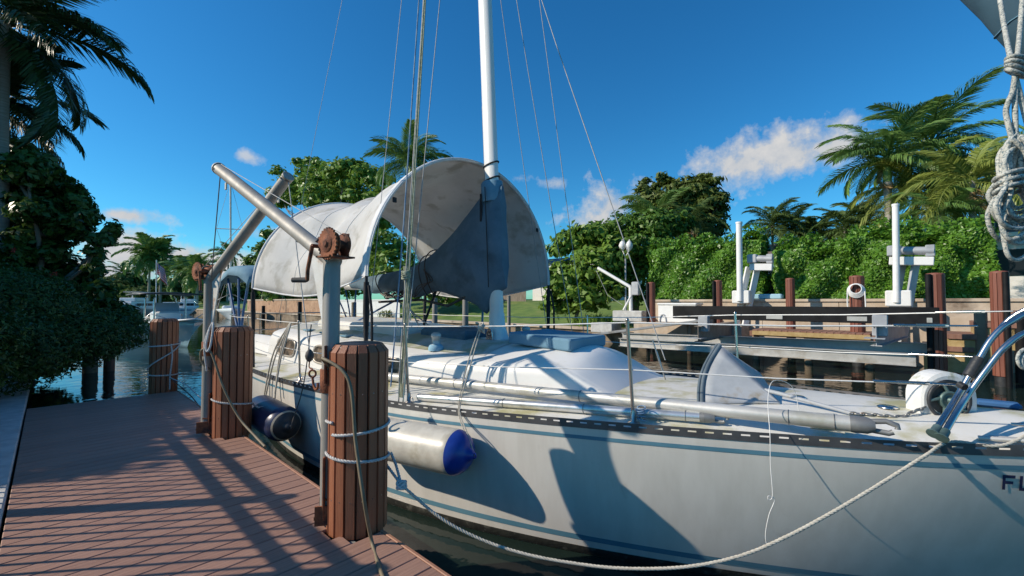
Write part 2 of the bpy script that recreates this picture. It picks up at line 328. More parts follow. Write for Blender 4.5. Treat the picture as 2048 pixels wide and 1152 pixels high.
ma = t.nodes.new('ShaderNodeMath'); ma.operation = 'MULTIPLY_ADD'; t.links.new(hs[1], ma.inputs[0]); ma.inputs[1].default_value = .35; t.links.new(hs[0], ma.inputs[2])
mb2 = t.nodes.new('ShaderNodeMath'); mb2.operation = 'MULTIPLY_ADD'; t.links.new(hs[2], mb2.inputs[0]); mb2.inputs[1].default_value = .06; t.links.new(ma.outputs[0], mb2.inputs[2])
bw_ = t.nodes.new('ShaderNodeBump'); bw_.inputs['Strength'].default_value = .32; bw_.inputs['Distance'].default_value = .05; t.links.new(mb2.outputs[0], bw_.inputs['Height']); t.links.new(bw_.outputs[0], p.inputs['Normal'])
MATS['water'] = wm
def quad(s0, s1, m0, m1): return [tuple(D(a, b).xy) for a, b in ((s0, m0), (s0, m1), (s1, m1), (s1, m0))]
sheet('water', quad(-400, 900, -500, 500), WZ, 'water')
MW = 19.0                                    # distance of the far seawall across the canal
# near bank: yard behind the seawall
sheet('yard', quad(-30, 200, -60, -.75), .04, 'soil')
MB().box(D(80, -30.95, -.85), 60.2, 280, 1.7, (DM, DD, ZU)).build('bank', 'soil', kind='structure', org=(0, 0, 0))
cap = MB()
for k in range(12): cap.box(D(-8+k*4.0+2, -.49, -.04), .6, 3.985, .10, (DM, DD, ZU), .012)
cap.build('seawall_cap', 'concrete', kind='structure', org=(0, 0, 0))
MB().box(D(16, -.62, -1.0), .5, 48, 1.8, (DM, DD, ZU)).build('near_seawall', 'seawall_dark', kind='structure', org=(0, 0, 0))
# ---------------------------------------------------------------- dock
dock = thing('dock', 'reddish brown composite board dock beside the moored sailboat', 'dock', D(3, .7, 0))
pw = .1385; L0, L1 = -.17, 1.575
pm = MB(); pm.box((0, 0, -.0125), L1-L0, pw, .025, None, .004)
pmesh = None; rotm = DM.to_track_quat('X', 'Z').to_euler()
s_ = -2.5; piles = [(2.93, 1.53), (5.99, 1.53), (9.72, 1.42)]
def plank_obj(c, ln, mesh=None):
    o = bpy.data.objects.new('plank', mesh); C.objects.link(o); o.parent = dock; o.location = c-ORG['dock']; o.rotation_euler = (random.uniform(-.002, .002), random.uniform(-.0015, .0015), math.atan2(DM.y, DM.x)); ORG[o.name] = Vector(c); return o
def plank_mesh(ln):
    q = MB(); q.box((0, 0, -.0125), ln, pw, .025, None, .004); me = bpy.data.meshes.new('plank'); me.from_pydata(q.v, [], q.f); me.materials.append(MATS['plank']); return me
full = plank_mesh(L1-L0)
while s_ < 9.45:
    mid = s_+pw/2; ln = None
    for ps, pmm in piles[:2]:
        if abs(mid-ps) < .224: ln = pmm-math.sqrt(max(0, .224**2-(mid-ps)**2))
    if ln is None: plank_obj(D(mid, (L0+L1)/2, 0), 0, full)
    else: plank_obj(D(mid, (L0+ln)/2, 0), 0, plank_mesh(ln-L0))
    s_ += pw+.006
fb = MB()
for a, b in ((-2.5, 2.71), (3.15, 5.77), (6.21, 9.46)): fb.box(D((a+b)/2, L1+.014, -.07), .024, b-a, .145, (DM, DD, ZU), .004)
fb.box(D(9.475, .7, -.075), L1-L0, .024, .145, (DM, DD, ZU), .004)
fb.build('fascia', 'fascia', dock)
st = MB()
for m_ in (.0, .7, 1.4): st.box(D(3.5, m_, -.105), .05, 11.9, .15, (DM, DD, ZU))
st.build('stringer', 'grey_wood', dock)
# clad pilings standing through the dock's outer edge
sl = MB(); n_sl = 17; R_ = .2; hp = 1.255
def ringpt(r, a, z): return Vector((r*math.cos(a), r*math.sin(a), z))
w_ = 2*math.pi*R_/n_sl*.86
def slat_mesh(z0):
    q = MB(); r0 = R_-.018
    def rg(x0, x1, h0, z): return [(x0, -h0, z), (x1, -h0+.003, z), (x1, h0-.003, z), (x0, h0, z)]
    q.loft([rg(r0, R_, w_/2, z0), rg(r0, R_, w_/2, hp-.05), rg(r0-.03, R_-.04, w_/2*.84, hp)], True, True)
    me = bpy.data.meshes.new('slat'); me.from_pydata(q.v, [], q.f); me.materials.append(MATS['slat']); return me
slm = slat_mesh(-.02); slm3 = slat_mesh(-.3)
cl = ['beside the davit with the white gusset', 'midway along the dock, pale rope looped over its top', 'at the dock end with white rope wound around']
for i, (ps, pmm) in enumerate(piles):
    c = D(ps, pmm, 0)
    pl = thing('piling', 'brown slat-clad piling '+cl[i], 'piling', c, 'clad pilings along the dock')
    MB().cyl(c+ZU*-1.6, c+ZU*(hp-.06), R_-.022, 20).build('core', 'black_plastic', pl)
    cp = MB(); cp.lathe(c, [(R_-.022, hp-.07), (R_-.03, hp-.012), (R_-.06, hp+.006), (.02, hp+.012)], 20); cp.build('cap', 'black_plastic', pl)
    sc = MB()
    for k in range(n_sl):
        a = 2*math.pi*(k+.3*i)/n_sl
        o = bpy.data.objects.new('slat', slm if i < 2 else slm3); C.objects.link(o); o.parent = pl; o.rotation_euler = (0, 0, a)
        for hz in (.22, .93):
            q = c+ringpt(R_+.001, a, hz); sc.cyl(q-ringpt(.002, a, 0), q+ringpt(.001, a, 0), .004, 6)
    sc.build('screws', 'steel', pl, kind='stuff')
# ---------------------------------------------------------------- davits
def arc(c, X, Y, r, a0, a1, n): return [c+X*(r*math.cos(a0+(a1-a0)*i/n))+Y*(r*math.sin(a0+(a1-a0)*i/n)) for i in range(n+1)]
def davit(base, tip, zb, pile, label, near):
    dv = thing('davit', label, 'davit', base, 'boat davits on the dock')
    h = Vector((tip.x-base.x, tip.y-base.y, 0)).normalized(); top = Vector((base.x, base.y, zb)); ad = (tip-top).normalized(); sd = h.cross(ZU)
    if sd.y > 0: sd = -sd
    MB().tube([base+ZU*.05, base+ZU*.6, top-ZU*.02, top+ad*.03], .058, 20).build('post', 'galv', dv)
    am = MB().tube([top-ad*.04, top+ad*.5, tip], .056, 20).build('arm', 'galv', dv)
    rc = MB(); rc.lathe(tip, [(.057, -.002), (.0595, -.03), (.0595, .004), (.048, .004), (.044, -.05)], 20, ad, False); rc.build('arm_rim', 'galv', am)
    MB().cyl(tip-ad*.05-sd*.062, tip-ad*.05+sd*.062, .011, 8).build('bolt', 'dark_grip', am)
    sh = MB(); q = tip-ad*.16-ad.cross(sd)*-.0; dn = -ZU*.085
    sh.box(tip-ad*.2-ZU*.11, .012, .035, .07, (sd, h, ZU), .004); sh.build('sheave', 'boat_beige', am)
    g = MB(); a1 = top+ad*.34; b1 = top-ZU*.62
    g.prism([top-h*.0+sd*.006+ad*.05-ZU*.03, a1+sd*.006, top+h*.05+sd*.006-ZU*.62, top+sd*.006-ZU*.6], sd*-.012); g.build('gusset', 'white_rust', dv)
    # brackets to the piling
    pc = Vector((pile.x, pile.y, 0)); bd = (pc-Vector((base.x, base.y, 0))); gap = bd.length; bd.normalize(); bs = bd.cross(ZU)
    for z, hh in ((.16, .16), (1.0, .16)):
        k = MB(); k.lathe(base+ZU*(z-hh/2-base.z if z > .5 else z-.1), [(.062, 0), (.068, .004), (.068, hh), (.062, hh+.004)], 20) if z > .5 else None
        k.box(base+bd*(gap/2-.06)+ZU*(z+.0), gap-.2+.12, .14 if z < .5 else .1, .012, (bd, bs, ZU)); k.box(base+bd*(gap-R_-.012)+ZU*(z+.08), .014, .17, .42 if z < .5 else .26, (bd, bs, ZU), .003)
        if z < .5: k.box(base+ZU*.045, .16, .16, .02, (bd, bs, ZU)); k.box(base+bs*.075+ZU*.06, .15, .012, .13, (bd, bs, ZU)); k.box(base-bs*.075+ZU*.06, .15, .012, .13, (bd, bs, ZU)); k.box(base+bd*.09+ZU*.1, .16, .1, .2, (bd, bs, ZU))
        k.build('bracket', 'rust', dv)
    # winch on top of the post
    wn = top+ad.cross(sd)*0+ZU*.10-h*.06
    wc = MB(); wc.box(wn-sd*.055, .12, .006, .17, (h, sd, ZU), .002); wc.box(wn+sd*.075, .14, .006, .17, (h, sd, ZU), .002); wc.box(wn-ZU*.085+sd*.01, .16, .2, .012, (h, sd, ZU))
    wi = wc.build('winch', 'rust', dv)
    ax = sd
    dr = MB(); dr.lathe(wn-h*.04-ax*.05, [(.03, 0), (.03, .02), (.085, .022), (.085, .03), (.035, .032), (.035, .10), (.085, .102), (.085, .112), (.02, .113)], 24, ax); dr.build('drum', 'rust', wi)
    gr = MB(); gc = wn-h*.035+sd*.085; rr = []
    X, Y = h, ZU
    for lv, sc_ in ((0, 1), (.014, 1)):
        rr.append([gc+ax*lv+(X*math.cos(2*math.pi*k/96)+Y*math.sin(2*math.pi*k/96))*(.112 if (k//2) % 2 else .102) for k in range(96)])
    gr.loft(rr, True, True); gr.lathe(gc+ax*.014, [(.062, 0), (.055, .008), (.03, .008), (.02, .02)], 24, ax); gr.build('gear', 'rust', wi)
    cc = wn+h*.09+sd*.10-ZU*.01
    cr = MB(); cr.tube([cc-ax*.12, cc+ax*.035], .014, 10); cr.tube([cc+ax*.03, cc+ax*.035-ZU*.16+h*.045, cc+ax*.035-ZU*.24+h*.05], .014, 8); ck = cr.build('crank', 'rust', wi)
    e = cc+ax*.035-ZU*.235+h*.05; MB().tube([e, e+h*.02+ax*.005, e+h*.10+ax*.05], [.014, .019, .018], 12).build('handle', 'dark_grip', ck)
    pw2 = MB(); pw2.tube([cc+ZU*.03, cc+ZU*.06-ax*.02, cc+ZU*.065-ax*.05+h*.03], .011, 8); pw2.build('pawl', 'dark_grip', wi)
    cb = MB(); cb.tube([wn-h*.04+ZU*.08, tip-ad*.2+ZU*.068, tip-ad*.04+ZU*.062], .0035, 5); cb.build('cable', 'wire', dv)
    return dv, top, wn
b1 = at_z(657, 1038, .04); t1 = at_y(437, 337, 4.2)
b2 = at_z(413, 862, .04); t2 = at_y(577, 352, 4.44)
z1 = at_y(660, 520, b1.y).z; z2 = at_y(430, 560, b2.y).z
P1, P2, P3 = [D(a, b, 0) for a, b in piles]
_, dt1, _ = davit(b1, t1, z1, P1, 'grey steel davit with rusty crank winch and white gusset by the wide clad piling', True)
_, dt2, _ = davit(b2, t2, z2, P2, 'grey steel davit further along the dock, its arm leaning over the sailboat', False)
# hanging falls of the davits with hook weights
h1 = t1+Vector((.02, 0, -.05)); 
q = MB(); e1 = at_y(423, 555, 4.2); q.tube([h1, h1.lerp(e1, .5), e1], .005, 5); q = q.build('davit_cable', 'rope_dark'); tag(q, 'dark cable hanging from the tip of the davit with the white gusset', 'cable')
f0 = t2-Vector((0, 0, .05)); hk = at_y(619, 712, 3.9); hkb = at_y(625, 745, 3.85)
hw = thing('hook_weight', 'rusty hook and ball weight hanging on a cable beside the grey davit post', 'hook', hkb)
q = MB(); q.tube([f0, f0.lerp(hk, .5), hk+ZU*.05], .005, 6); q.build('cable', 'wire', hw)
q = MB(); q.lathe(hk-ZU*.05, [(.012, 0), (.03, .02), (.038, .05), (.03, .085), (.01, .11)], 14); q.build('ball', 'dark_grip', hw)
q = MB(); q.tube(curve([hk-ZU*.05, hk-ZU*.10, hkb+ZU*.03], 6), .006, 6); q.tube(arc(hkb-ZU*.01, Vector((1, 0, 0)), ZU, .03, 0, 6.283, 16), .009, 7); q.tube(curve([hkb-ZU*.04, hkb-ZU*.10+UA*.02, hkb-ZU*.14+UA*.06, hkb-ZU*.12+UA*.1, hkb-ZU*.08+UA*.1], 6), .011, 7); q.build('hook', 'rust', hw)
# cables and hoses trailing from the pilings
def rope_thing(name, pts, r, m, label, cat, group=None, style='laid', n=8):
    q = MB()
    if style == 'laid': laid(q, pts, r)
    else: q.tube(pts, r, n)
    return tag(q.build(name, m), label, cat, group)
def pp(*a): return [at_y(*x) for x in a]
k1 = P1+Vector((-.17, -.12, 1.14))
rope_thing('cable', curve([k1+Vector((.0, .03, -.05)), k1+Vector((-.01, -.06, .03)), at_y(697, 760, 2.86), at_y(712, 890, 2.82), at_y(728, 1000, 2.74), at_z(744, 1085, .015), at_z(765, 1152, .012), at_z(800, 1230, .012)], 14), .0115, 'hose', 'thick brown cable falling from the wide piling onto the dock boards', 'cable', style='t')
k2 = at_y(405, 700, 5.15)
rope_thing('cable', curve([at_y(421, 742, 5.1), at_y(403, 722, 5.08), at_y(404, 700, 5.05), at_y(422, 705, 5.0), at_y(447, 775, 4.95), at_y(478, 835, 4.9), at_y(510, 872, 4.75), at_y(530, 893, 4.6)], 12), .013, 'hose', 'brown cable looping from the davit bracket across the middle piling', 'cable', style='t')
# ropes tied on the pilings
rr_ = R_+.011
a_ = math.atan2(-P1.y, -P1.x)
rope_thing('mooring_rope', wrap(P1, rr_, .66, .74, 1.0, a_-.9), .0105, 'rope_grey', 'grey laid rope circling the wide piling halfway up', 'rope')
loop = wrap(P1, rr_, .52, .43, .62, a_-1.4, 30)
knot = at_y(803, 970, 3.05)
rp = [loop[-1], knot]
mid_pts = [at_y(880, 1035, 2.98), at_y(960, 1078, 2.94), at_y(1050, 1108, 2.87), at_y(1150, 1127, 2.80), at_y(1250, 1137, 2.72), at_y(1370, 1134, 2.64), at_y(1480, 1112, 2.58), at_y(1580, 1070, 2.54), at_y(1680, 1016, 2.52), at_y(1770, 962, 2.52), at_y(1850, 912, 2.53), at_y(1902, 884, 2.58), B(5.55, -.52, .83), B(5.75, -.3, .95)]
mr = thing('mooring_line', 'long sagging off-white laid rope from the wide piling to the bow rail', 'rope', knot)
q = MB(); laid(q, curve([knot]+mid_pts, 12), .0105); q.build('line', 'rope', mr)
q = MB(); laid(q, loop+[knot.lerp(loop[-1], .3), knot], .0105); laid(q, [knot, at_y(792, 930, 3.2), at_y(782, 905, 3.25)], .0105); q.build('loop', 'rope_grey', mr)
q = MB()
for k in range(4): q.tube([knot+Vector((.02*math.cos(t_)*(1+.2*k), .02*math.sin(t_*1.0+k), .021*math.sin(t_+k*1.3))) for t_ in np.linspace(0, 6.28, 14)], .0085, 6)
q.build('knot', 'rope_grey', mr)
a2 = math.atan2(-P2.y, -P2.x)
rope_thing('mooring_rope', wrap(P2, rr_, .43, .31, .52, a2-1.35, 26)+pp((516, 815, 5.35), (540, 812, 5.3)), .011, 'rope_grey', 'grey rope stretched low around the middle piling', 'rope')
q = MB(); tp2 = P2+Vector((-.16, -.1, hp))
q.tube(curve([tp2+Vector((-.04, -.06, -.5)), tp2+Vector((-.06, -.08, -.2)), tp2+Vector((-.02, -.03, .03)), tp2+Vector((.02, -.06, .01)), tp2+Vector((.03, -.11, -.2)), tp2+Vector((0, -.12, -.27)), tp2+Vector((-.03, -.10, -.2)), tp2+Vector((-.03, -.04, .0))], 8), .012, 8)
tag(q.build('rope_loop', 'rope_grey'), 'pale rope loop hung over the top of the middle piling', 'rope')
a3 = math.atan2(-P3.y, -P3.x)
q = MB()
laid(q, wrap(P3, rr_, .78, .85, 1.0, a3-1.5), .013); laid(q, wrap(P3, rr_, .30, .24, 1.0, a3-1.5), .013); laid(q, wrap(P3, rr_+.01, .38, .85, .5, a3-1.5), .013)
laid(q, curve([P3+Vector((.2, -.1, .82)), P3+Vector((.24, -.12, .6)), P3+Vector((.22, -.13, .3)), P3+Vector((.24, -.16, .05))], 8), .012)
tag(q.build('mooring_rope', 'rope_grey'), 'white rope wound several times around the piling at the dock end', 'rope')
for j, (w1, w2) in enumerate((((372, 770, 7.3), (420, 800, 6.6)), ((380, 790, 7.3), (425, 828, 6.4)))):
    rope_thing('stern_line', curve([P3+Vector((.22, -.14, .25)), at_y(*w1), at_y(*w2), B(-2.6, -1.5, .6)], 10), .008, 'rope_dark' if j else 'rope_grey', 'dark slack line from the dock end piling to the stern' if j else 'grey slack line from the dock end piling to the stern', 'rope', style='t', n=6)
# ---------------------------------------------------------------- railing out of the frame, its shadow crosses the dock
MF = -.79; FT = 1.57
rl = thing('railing', 'bronze picket railing along the seawall casting striped shadows on the dock', 'railing', D(2, MF, .02))
for z, h_ in ((FT, .06), (FT-.19, .06), (.36, .05)): MB().box(D(3.2, MF, z), .05, 12.4, h_, (DM, DD, ZU)).build('rail', 'fence_bronze', rl)
pk = MB().box((0, 0, 0), .019, .019, FT-.4, (DM, DD, ZU)); pme = bpy.data.meshes.new('picket'); pme.from_pydata(pk.v, [], pk.f); pme.materials.append(MATS['fence_bronze'])
s0 = -3.0
S_POST = [9.55-1.37*k for k in range(10)]
while s0 < 9.4:
    if all(abs(s0-a) > .07 for a in S_POST):
        o = bpy.data.objects.new('picket', pme); C.objects.link(o); o.parent = rl; o.location = D(s0, MF, (FT+.4)/2)-ORG['railing']
    s0 += .1415
for a in S_POST: MB().box(D(a, MF, FT/2+.06), .09, .09, FT+.09, (DM, DD, ZU), .008).build('post', 'fence_bronze', rl)
kw = MB().box(D(3.2, MF-.02, .155), .10, 12.6, .28, (DM, DD, ZU), .01).build('kerb_wall', 'concrete'); tag(kw, 'low concrete kerb wall under the bronze picket railing', 'wall')
def by(px, py, Y): return at_y(px, py, Y*BK)  # image pixel position, depth pushed along the line of sight by the boat's factor
# ---------------------------------------------------------------- the sailboat
bth = interp([(-4.4, .95), (-3, 1.32), (-1.5, 1.567), (0, 1.641), (1.0, 1.616), (1.9, 1.539), (3.0, 1.34), (3.81, 1.145), (4.5, .931), (5.3, .638), (6.0, .287), (6.5, .015)])
shz = interp([(-4.4, .675), (-2, .641), (0, .624), (1.9, .646), (3.8, .718), (5.3, .775), (6.5, .837)])
bwl = interp([(0, .5), (.15, 1.07), (.35, 1.5), (.5, 1.55), (.65, 1.38), (.8, .94), (.9, .52), (1, .015)])
U0, U1 = -4.4, 6.5
def hull(q, h, side=-1, off=0):              # q along the length 0..1, h 0 at the rail .. 1 at the waterline .. deeper
    us, ub = U0, U1
    u_r = U0+(U1-U0)*q; zr = shz(u_r)
    us = -4.4+.9*max(0, h); ub = 6.5-1.0*max(0, h)**1.15
    u = us+(ub-us)*q
    f = min(1, max(0, h))**1.5
    w = bth(u_r)*(1-f)+bwl(q)*f
    if h > 1: w *= max(.2, 1-(h-1)*1.1)
    z = zr+(WB-zr)*h
    return u, side*(w+off), z
def hullz(q, z, side=-1, off=0): zr = shz(U0+(U1-U0)*q); return hull(q, (zr-z)/(zr-WB), side, off)
sb = thing('sailboat', 'white sailboat with blue sail cover and arched awning moored at the dock', 'sailboat', B(1, 0, WB))
NQ = 60
qs = [i/NQ for i in range(NQ+1)]
hv = [.0, .03, .06, .1, .15, .22, .3, .4, .5, .6, .7, .8, .86, .92, .96, 1.0, 1.06, 1.12, 1.22, 1.35]
mb = MB()
rings = []
for q in qs:
    r = [B(*hull(q, h, -1)) for h in reversed(hv)]; r = list(reversed(r)); s2 = [B(*hull(q, h, 1)) for h in hv]
    rings.append(list(reversed(r))+s2)         # keel(port)->rail(port)->... then rail(stbd)->keel
# two open skins joined at the bottom
for side in (-1, 1): mb.loft([[B(*hull(q, h, side)) for h in hv] for q in qs], False, False, True)
mb.loft([[B(*hull(q, hv[-1], -1)), B(*hull(q, hv[-1], 1))] for q in qs], False)
mb.loft([[B(*hull(0, h, -1)), B(*hull(0, h, 1))] for h in hv], False)
mb.build('hull', 'gel', sb)
def strip(zf0, zf1, off, name, m, side=-1, q0=0, q1=1, nn=80):
    mb = MB(); R = []
    for i in range(nn+1):
        q = q0+(q1-q0)*i/nn; zr = shz(U0+(U1-U0)*q); R.append([B(*hullz(q, zf0(zr)+(zf1(zr)-zf0(zr))*k/6, side, off)) for k in range(7)])
    return mb.loft(R, False, False, True).build(name, m, sb)
for sd_ in (-1, 1):
    strip(lambda z: z-.062, lambda z: z-.088, .003, 'cove_stripe', 'teal', sd_, .002, .999)
    strip(lambda z: WB+.155, lambda z: WB+.115, .003, 'boot_stripe', 'teal', sd_, .002, .995)
    strip(lambda z: WB+.065, lambda z: WB-.3, .004, 'bottom_paint', 'bottom_paint', sd_, .002, .998)
# deck with camber
def dz(u, v): b = max(.05, bth(u)); return shz(u)+.12*(1-min(1, abs(v)/b)**2)
mb = MB(); mb.loft([[B(u, bth(u)*k/8*.995, dz(u, bth(u)*k/8)) for k in range(-8, 9)] for u in np.linspace(U0, U1-.02, 60)], False, False, True); mb.build('deck', 'deck_white', sb)
# perforated toe rail
for sd_ in (-1, 1):
    mb = MB(); th = .006; H0, HA, HB, H1 = -.012, .022, .034, .052
    us = []; L = 0; u = U0
    P = [B(u, sd_*(bth(u)-.002), shz(u)) for u in np.linspace(U0, 6.45, 300)]; P = resample(P, .0275); n = len(P)
    def nrm(i): t = (P[min(i+1, n-1)]-P[max(i-1, 0)]).normalized(); return t.cross(ZU)*sd_*-1
    def bar(i0, i1, a, b): mb.loft([[P[i]+ZU*a, P[i]+ZU*b, P[i]+ZU*b-nrm(i)*th*sd_*-sd_, P[i]+ZU*a-nrm(i)*th*sd_*-sd_] for i in range(i0, i1+1)], True, True)
    bar(0, n-1, H0, HA); bar(0, n-1, HB, H1)
    for i in range(0, n-3, 4): bar(i, i+2, HA, HB)
    mb.build('toe_rail', 'toe_rail', sb)
    mb = MB(); R = [[P[i]+ZU*.046-nrm(i)*.0, P[i]+ZU*.050, P[i]+ZU*.050+nrm(i)*.0, P[i]+ZU*.046] for i in (0, 1)]
# cabin trunk
cw = interp([(-2.2, 1.06), (0, 1.08), (1.37, 1.0), (2.3, .80), (3.0, .68), (3.45, .60)])
chs = interp([(-2.2, .42), (0, .36), (1.0, .315), (2.2, .255), (2.85, .235), (3.05, .19), (3.25, .09), (3.45, .0)])
mb = MB(); secs = list(np.linspace(-2.2, 2.8, 26))+list(np.linspace(2.87, 3.45, 12))
def csec(u):
    w = cw(u); h = max(.0, chs(u)); zb = dz(u, w)-.01; out = []; cam = .13*min(1, h/.2)
    prof = [(1, 0), (.985, .25*h), (.965, .55*h), (.945, .78*h), (.905, .93*h), (.84, 1.0*h)]
    for f, dzz in prof: out.append((-w*f, zb+dzz))
    for k in (-.62, -.4, -.2, 0, .2, .4, .62): out.append((w*k, zb+h+cam*(1-(k/.84)**2)*1.0))
    return out+[(-a, b) for a, b in reversed(out[:6])]
mb.loft([[B(u, v, z) for v, z in csec(u)] for u in secs], False, False, True)
a_end = csec(-2.2); mb.add([B(-2.2, v, z) for v, z in a_end], [tuple(range(len(a_end)))])
cabin = mb.build('cabin', 'cabin_white', sb)
def ctop(u, v): w = cw(u); h = max(0, chs(u)); return dz(u, w)-.01+h+.13*min(1, h/.2)*(1-(v/w/.84)**2)
# non-skid panel on the roof, dirty
mb = MB(); mb.loft([[B(u, cw(u)*k, ctop(u, cw(u)*k)+.004) for k in np.linspace(-.74, .74, 13)] for u in np.linspace(-2.1, 2.05, 24)], False, False, True); mb.build('roof_panel', 'roof_dirty', cabin)
# windows in the cabin side
def cside(u, f, off=.006):
    w = cw(u); h = chs(u); zb = dz(u, w)-.01; v = w*(1-.05*f)+off; return B(u, -v, zb+h*f)
for uc, hw_ in ((.98, .235), (-.35, .30), (-1.55, .3)):
    poly = []
    for k in range(24):
        a = 2*math.pi*k/24; cx = math.copysign(abs(math.cos(a))**.45, math.cos(a)); cy = math.copysign(abs(math.sin(a))**.6, math.sin(a)); poly.append((uc+hw_*cx, .50+.27*cy))
    fr = MB(); fr.loft([[cside(uc+(u-uc)*k, .50+(f-.5)*k2, o) for u, f in poly] for k, k2, o in ((1.1, 1.22, .001), (1.09, 1.18, .012), (1.0, 1.0, .012), (.99, .98, .004))], True, False, True); fo = fr.build('window_frame', 'window_frame', cabin)
    MB().add([cside(u, f, .006) for u, f in poly], [tuple(range(24))]).build('window', 'window', cabin)
# small opening port, deck hatches, grab rails
for uu in (2.75,):
    pc = cside(1.85, .5, .01)
# blue canvas hatch cover on the fore cabin roof
def bbox_loft(mb, u0, u1, hw0, hw1, z0f, h, r=.035):
    R = []
    for k, (e, zz) in enumerate(((0, 0), (0, h*.55), (.012, h*.85), (r, h))):
        ring = []
        for (u, v) in ((u0+e, -hw0+e), ((u0+u1)/2, -(hw0+hw1)/2+e), (u1-e, -hw1+e), (u1-e+.0, 0), (u1-e, hw1-e), ((u0+u1)/2, (hw0+hw1)/2-e), (u0+e, hw0-e), (u0+e, 0)): ring.append(B(u, v, z0f(u, v)+zz+(.012*math.sin(7*u+5*v) if k else 0)))
        R.append(ring)
    mb.loft(R, True, True); return mb
zc = lambda u, v: ctop(2.45, 0)+(u-2.45)*-.05-.085
mb = MB(); hc = B(2.5, 0, ctop(2.5, 0)+.035); tl = (UA-ZU*.05).normalized()
mb.box(hc, .86, .80, .13, (tl, VA, VA.cross(tl)*-1 if VA.cross(tl).z < 0 else VA.cross(tl)), .015); hcv = mb.build('hatch_cover', 'canvas_faded', sb); bvm = hcv.modifiers.new('b', 'BEVEL'); bvm.width = .010; bvm.segments = 3
MB().tube([hc+tl*x*.40+VA*y*.37-ZU*.04-tl.cross(VA)*.0 for x, y in ((-1, -1.02), (1, -1.02), (1, 1.02), (-1, 1.02))], .008, 6, closed=True).build('hem', 'canvas_blue', hcv)
mb = MB(); bbox_loft(mb, .62, 1.42, .30, .30, lambda u, v: ctop(u, 0)-.03, .11); mb.build('hatch_cover', 'canvas_blue', sb)
# companionway hood: flat raised hatch garage under the awning
mb = MB(); bbox_loft(mb, -1.6, .45, .55, .5, lambda u, v: ctop(u, 0)-.05, .12); mb.build('hatch_garage', 'cabin_white', sb)
for i_, uu in enumerate((-1.4, -.9, -.35)):
    q = MB(); q.box(B(uu, -.78, ctop(uu, -.78)+.012), .2, .12, .025, (UA, VA, ZU), .005); q.build('deck_pad', 'canvas_faded', sb)
# cockpit coamings and stern
mb = MB()
for sd_ in (-1, 1): mb.loft([[B(u, sd_*v, z) for v, z in ((.78, dz(u, .8)), (.80, dz(u, .8)+.26), (.92, dz(u, .8)+.27), (1.02, dz(u, .9)))] for u in np.linspace(-4.1, -2.2, 8)], False, False, True)
mb.build('coaming', 'cabin_white', sb)
# ------------------------------- mast, boom, sail cover
MU = 1.66; mz = ctop(MU, 0)
RK = .052                                     # rake aft per metre
def mastp(z): return B(MU-(z-mz)*RK, 0, z)
mb = MB(); R = []
for z in (mz, 2, 4, 7, 10, 14.2):
    c = mastp(z); R.append([c+UA*(.110*math.cos(a))+VA*(.070*math.sin(a)) for a in np.linspace(0, 2*math.pi, 24, endpoint=False)])
mast = mb.loft(R, True, True, True).build('mast', 'mast_paint', sb)
mb = MB(); tz = 3.95
mb.box(mastp((2.6+tz)/2)+UA*-.113, .014, .03, (tz-2.6)*BK, (UA, VA, (mastp(tz)-mastp(2.6)).normalized())); mb.build('sail_track', 'black_plastic', mast)
mb = MB(); R = []
for k, (z, s_) in enumerate(((mz-.0, 1.55), (mz+.03, 1.5), (mz+.16, 1.12), (mz+.3, 1.05))): c = mastp(z); R.append([c+UA*(.112*s_*math.cos(a))+VA*(.076*s_*math.sin(a)) for a in np.linspace(0, 2*math.pi, 20, endpoint=False)])
mb.loft(R, True, True, True); mb.box(mastp(mz+.004), .36, .26, .02, (UA, VA, ZU), .004); mb.build('mast_collar', 'mast_paint', mast)
for sgn in (-1, 1):
    mb = MB()
    pc = B(MU-.05, 0, mz)+VA*sgn*.17-UA*.06*sgn
    mb.prism([pc+UA*-.06, pc+UA*.06, pc+UA*.045+ZU*.10, pc+UA*.02+ZU*.15, pc-UA*.02+ZU*.15, pc-UA*.045+ZU*.10], VA*.012); 
    mb.build('deck_block', 'steel', sb)
    q = MB()
    for k in range(6): a = k*1.047; q.cyl(pc+UA*.028*math.cos(a)+ZU*(.075+.028*math.sin(a))-VA*.002, pc+UA*.028*math.cos(a)+ZU*(.075+.028*math.sin(a))+VA*.014, .009, 6)
    q.build('sheave', 'black_plastic', sb)
# strap round the mast above the cover
for z in (3.02, 2.78+.42):
    c = mastp(z); MB().tube([c+UA*(.118*math.cos(a))+VA*(.078*math.sin(a))+ZU*(.03*math.sin(a+1)) for a in np.linspace(0, 2*math.pi, 24, endpoint=False)], .010, 6, closed=True).build('strap', 'black_web', mast)
ZG = 1.74
def boomp(u): return B(u, 0, ZG+(MU-u)*.02)
mb = MB(); mb.tube([boomp(u) for u in np.linspace(MU-.1, -1.75, 8)], .06, 14); mb.build('boom', 'alu_dull', sb)
